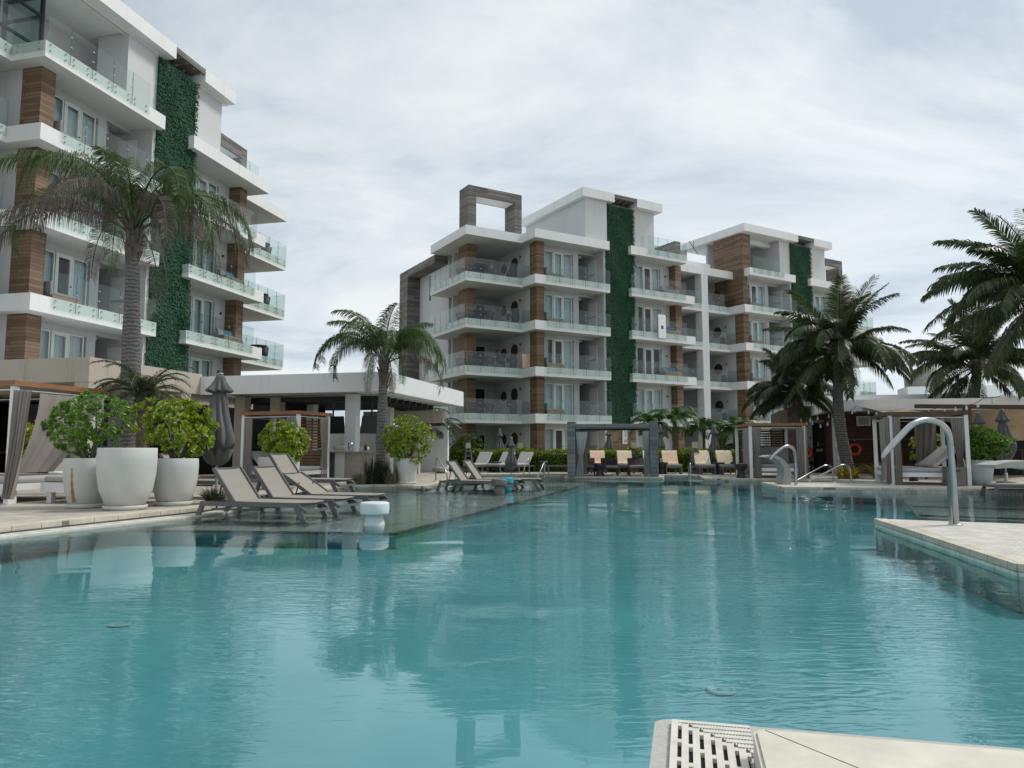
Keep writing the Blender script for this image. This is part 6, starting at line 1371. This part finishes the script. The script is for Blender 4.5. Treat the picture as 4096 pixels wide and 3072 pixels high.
def urn():
    o = MB().lathe([(.18, 0), (.27, .25), (.29, .55), (.24, .9), (.17, 1.08), (.14, 1.08), (0, .98)], 22).build('tall_urn', 'rattan'); return tag(o, None, 'urn')
KU = Kit(urn, 'tall dark woven urns on the terraces')
def discm(r):
    m = MB().lathe([(0, .02), (r * .25, .045), (r * .3, .02), (r * .62, .05), (r * .68, .02), (r * .95, .055), (r, .03), (r * .98, 0)], 32); m.xf(Matrix.Rotation(R(-90), 4, 'Y')); return m
DM3 = {'large': discm(.46).mesh('woven_disc', M['disc']), 'medium': discm(.37).mesh('woven_disc', M['disc']), 'small': discm(.25).mesh('woven_disc', M['disc'])}
def wall_disc(sz, u, v, z, lb):
    o = bpy.data.objects.new('woven_disc', DM3[sz]); C.objects.link(o); o.location = (*CW(u, v), z); o.rotation_euler = (0, 0, RC); tag(o, lb, 'wall ornament', 'woven discs on the terrace walls')
for k in range(-1, 4):
    fl = 'ground floor' if k < 0 else FN[k] + ' level up'
    wall_disc('large', 4.985, 2.0, zt(k) + 1.55, 'large woven disc on the corner terrace wall, %s' % fl); wall_disc('medium', 4.985, 3.55, zt(k) + 1.52, 'medium woven disc on the corner terrace wall, %s' % fl); wall_disc('small', 4.985, 2.85, zt(k) + .98, 'small woven disc on the corner terrace wall, %s' % fl)
    wall_disc('large', 25.385, 1.9, zt(k) + 1.35, 'single woven disc beside the white concrete frame, %s' % fl)
    if k >= 0:
        b = 'on corner terrace, %s' % fl
        KR.put((*CW(.75, .55), zt(k)), RC + .6, 'rattan tub chair at the glass corner %s' % b); KR.put((*CW(2.15, .6), zt(k)), RC + 2.4, 'rattan tub chair right of the table %s' % b); KTt.put((*CW(1.45, .95), zt(k)), 0, 'round dark table %s' % b)
        KR.put((*CW(.55, 1.9), zt(k)), RC - .6, 'rattan tub chair behind the table %s' % b)
        KU.put((*CW(4.05, .62 if k != 2 else .3), zt(k)), 0, 'tall dark urn %s' % b)
        KU.put((*CW(24.55, .55), zt(k)), 0, 'tall dark urn beside the white concrete frame, %s' % fl, (.8, .8, .62))
        KR.put((*CW(23.2, 1.6), zt(k)), RC, 'tub chair beside the white concrete frame, %s' % fl)
    if k in (1, 2, 3, 0):
        nb = 'on the nearest building end terrace, %s' % fl
        KR.put((*LW(23.6, 1.0), zt(k)), RLB + 2.8, 'rattan chair at the outer glass %s' % nb); KTt.put((*LW(22.7, .75), zt(k)), 0, 'round dark table %s' % nb); KR.put((*LW(21.6, .9), zt(k)), RLB, 'rattan chair by the timber column %s' % nb)
def cloth_on_rail(label, w_, h, mt, loc, rz, seed):
    m = MB(); vs = []; n = 14
    for i, z in enumerate((-h, -h * .5, 0, .02, 0, -h * .45)):
        y = (-.05, -.045, -.03, 0, .03, .04)[i]
        for j in range(n + 1): vs.append((w_ * j / n + .015 * math.sin(i * 2 + seed), y + .012 * math.sin(j * 1.4 + i * .4 + seed) * (1 if y <= 0 else -1), z))
    m.add(vs, [(i * (n + 1) + j, i * (n + 1) + j + 1, (i + 1) * (n + 1) + j + 1, (i + 1) * (n + 1) + j) for i in range(5) for j in range(n)], True)
    o = m.build('towel', mt, None, loc, rz); return tag(o, label, 'towel', 'towels hung on the balcony glass')
cloth_on_rail('apricot towel hung over the corner terrace glass on the second balcony up', .62, .95, 'towel', (*CW(4.38, -.05), zb(1) + 1.65), RC, 1)
cloth_on_rail('narrow orange towel hung over the side glass behind the palm fronds', .18, .75, 'towel', (*CW(-.06, 4.0), zb(1) + 1.65), RC + R(-90), 2)
# seated people on the second corner terrace
def person(label, loc, rz, shade=1, seed=0):

    P = [(0, 0, .50), (0, .05, .72), (0, .07, .95), (0, .05, 1.06), (0, .02, 1.17), (0, .02, 1.27)]; Rr = [.15, .135, .15, .055, .085, .075]; E = [(0, 1), (1, 2), (2, 3), (3, 4), (4, 5)]
    for s_ in (-1, 1):
        b = len(P); P += [(s_ * .10, -.05, .48), (s_ * .12, -.42, .50), (s_ * .12, -.44, .10), (s_ * .12, -.58, .05)]; Rr += [.10, .065, .045, .035]; E += [(0, b), (b, b + 1), (b + 1, b + 2), (b + 2, b + 3)]
        b = len(P); P += [(s_ * .19, .05, .96), (s_ * .24, -.02, .72), (s_ * .14, -.24, .66), (s_ * .11, -.31, .66)]; Rr += [.06, .042, .032, .03]; E += [(2, b), (b, b + 1), (b + 1, b + 2), (b + 2, b + 3)]
    me = bpy.data.meshes.new('body'); me.from_pydata(P, E, []); me.materials.append(M['cloth']); o = bpy.data.objects.new('person', me); C.objects.link(o)
    md = o.modifiers.new('skin', 'SKIN'); sv = me.skin_vertices[0].data
    for i, r_ in enumerate(Rr): sv[i].radius = (r_, r_)
    sv[0].use_root = True; ss = o.modifiers.new('sub', 'SUBSURF'); ss.levels = 2; ss.render_levels = 2
    o.location = loc; o.rotation_euler = (0, 0, rz); tag(o, label, 'person')
    m = MB(); m.lathe([(0, .115), (.06, .10), (.095, .05), (.10, -.02), (.085, -.08)], 16); m.build('hair', 'darkin', o, (0, .035, 1.21))
    m = MB(); m.lathe([(0, .1), (.05, .085), (.078, .03), (.08, -.02), (.06, -.09), (0, -.11)], 16); m.box(-.014, .014, -.10, -.07, -.03, .01); m.build('face', 'skin', o, (0, -.01, 1.185))
    for s_ in (-1, 1):
        m = MB()
        m.rbox(s_ * .11 - .035, s_ * .11 + .035, -.38, -.30, .645, .675, .012)
        for q in range(4): m.bar((s_ * .11 - .027 + q * .018, -.375, .66), (s_ * .11 - .028 + q * .019, -.44 + abs(q - 1.5) * .008, .645), .014, .013)
        m.bar((s_ * .11 - s_ * .035, -.33, .66), (s_ * .11 - s_ * .065, -.385, .65), .015, .014); m.build('hand', 'skin', o)
    return o
person('person in dark clothes sitting behind the table on the second corner balcony up', (*CW(1.75, 1.9), zt(1)), RC, 0)
person('person in dark clothes sitting beside the tall urn on the second corner balcony', (*CW(3.05, 1.0), zt(1)), RC + .5, 1)
# fix names of a few roofs lamps etc.
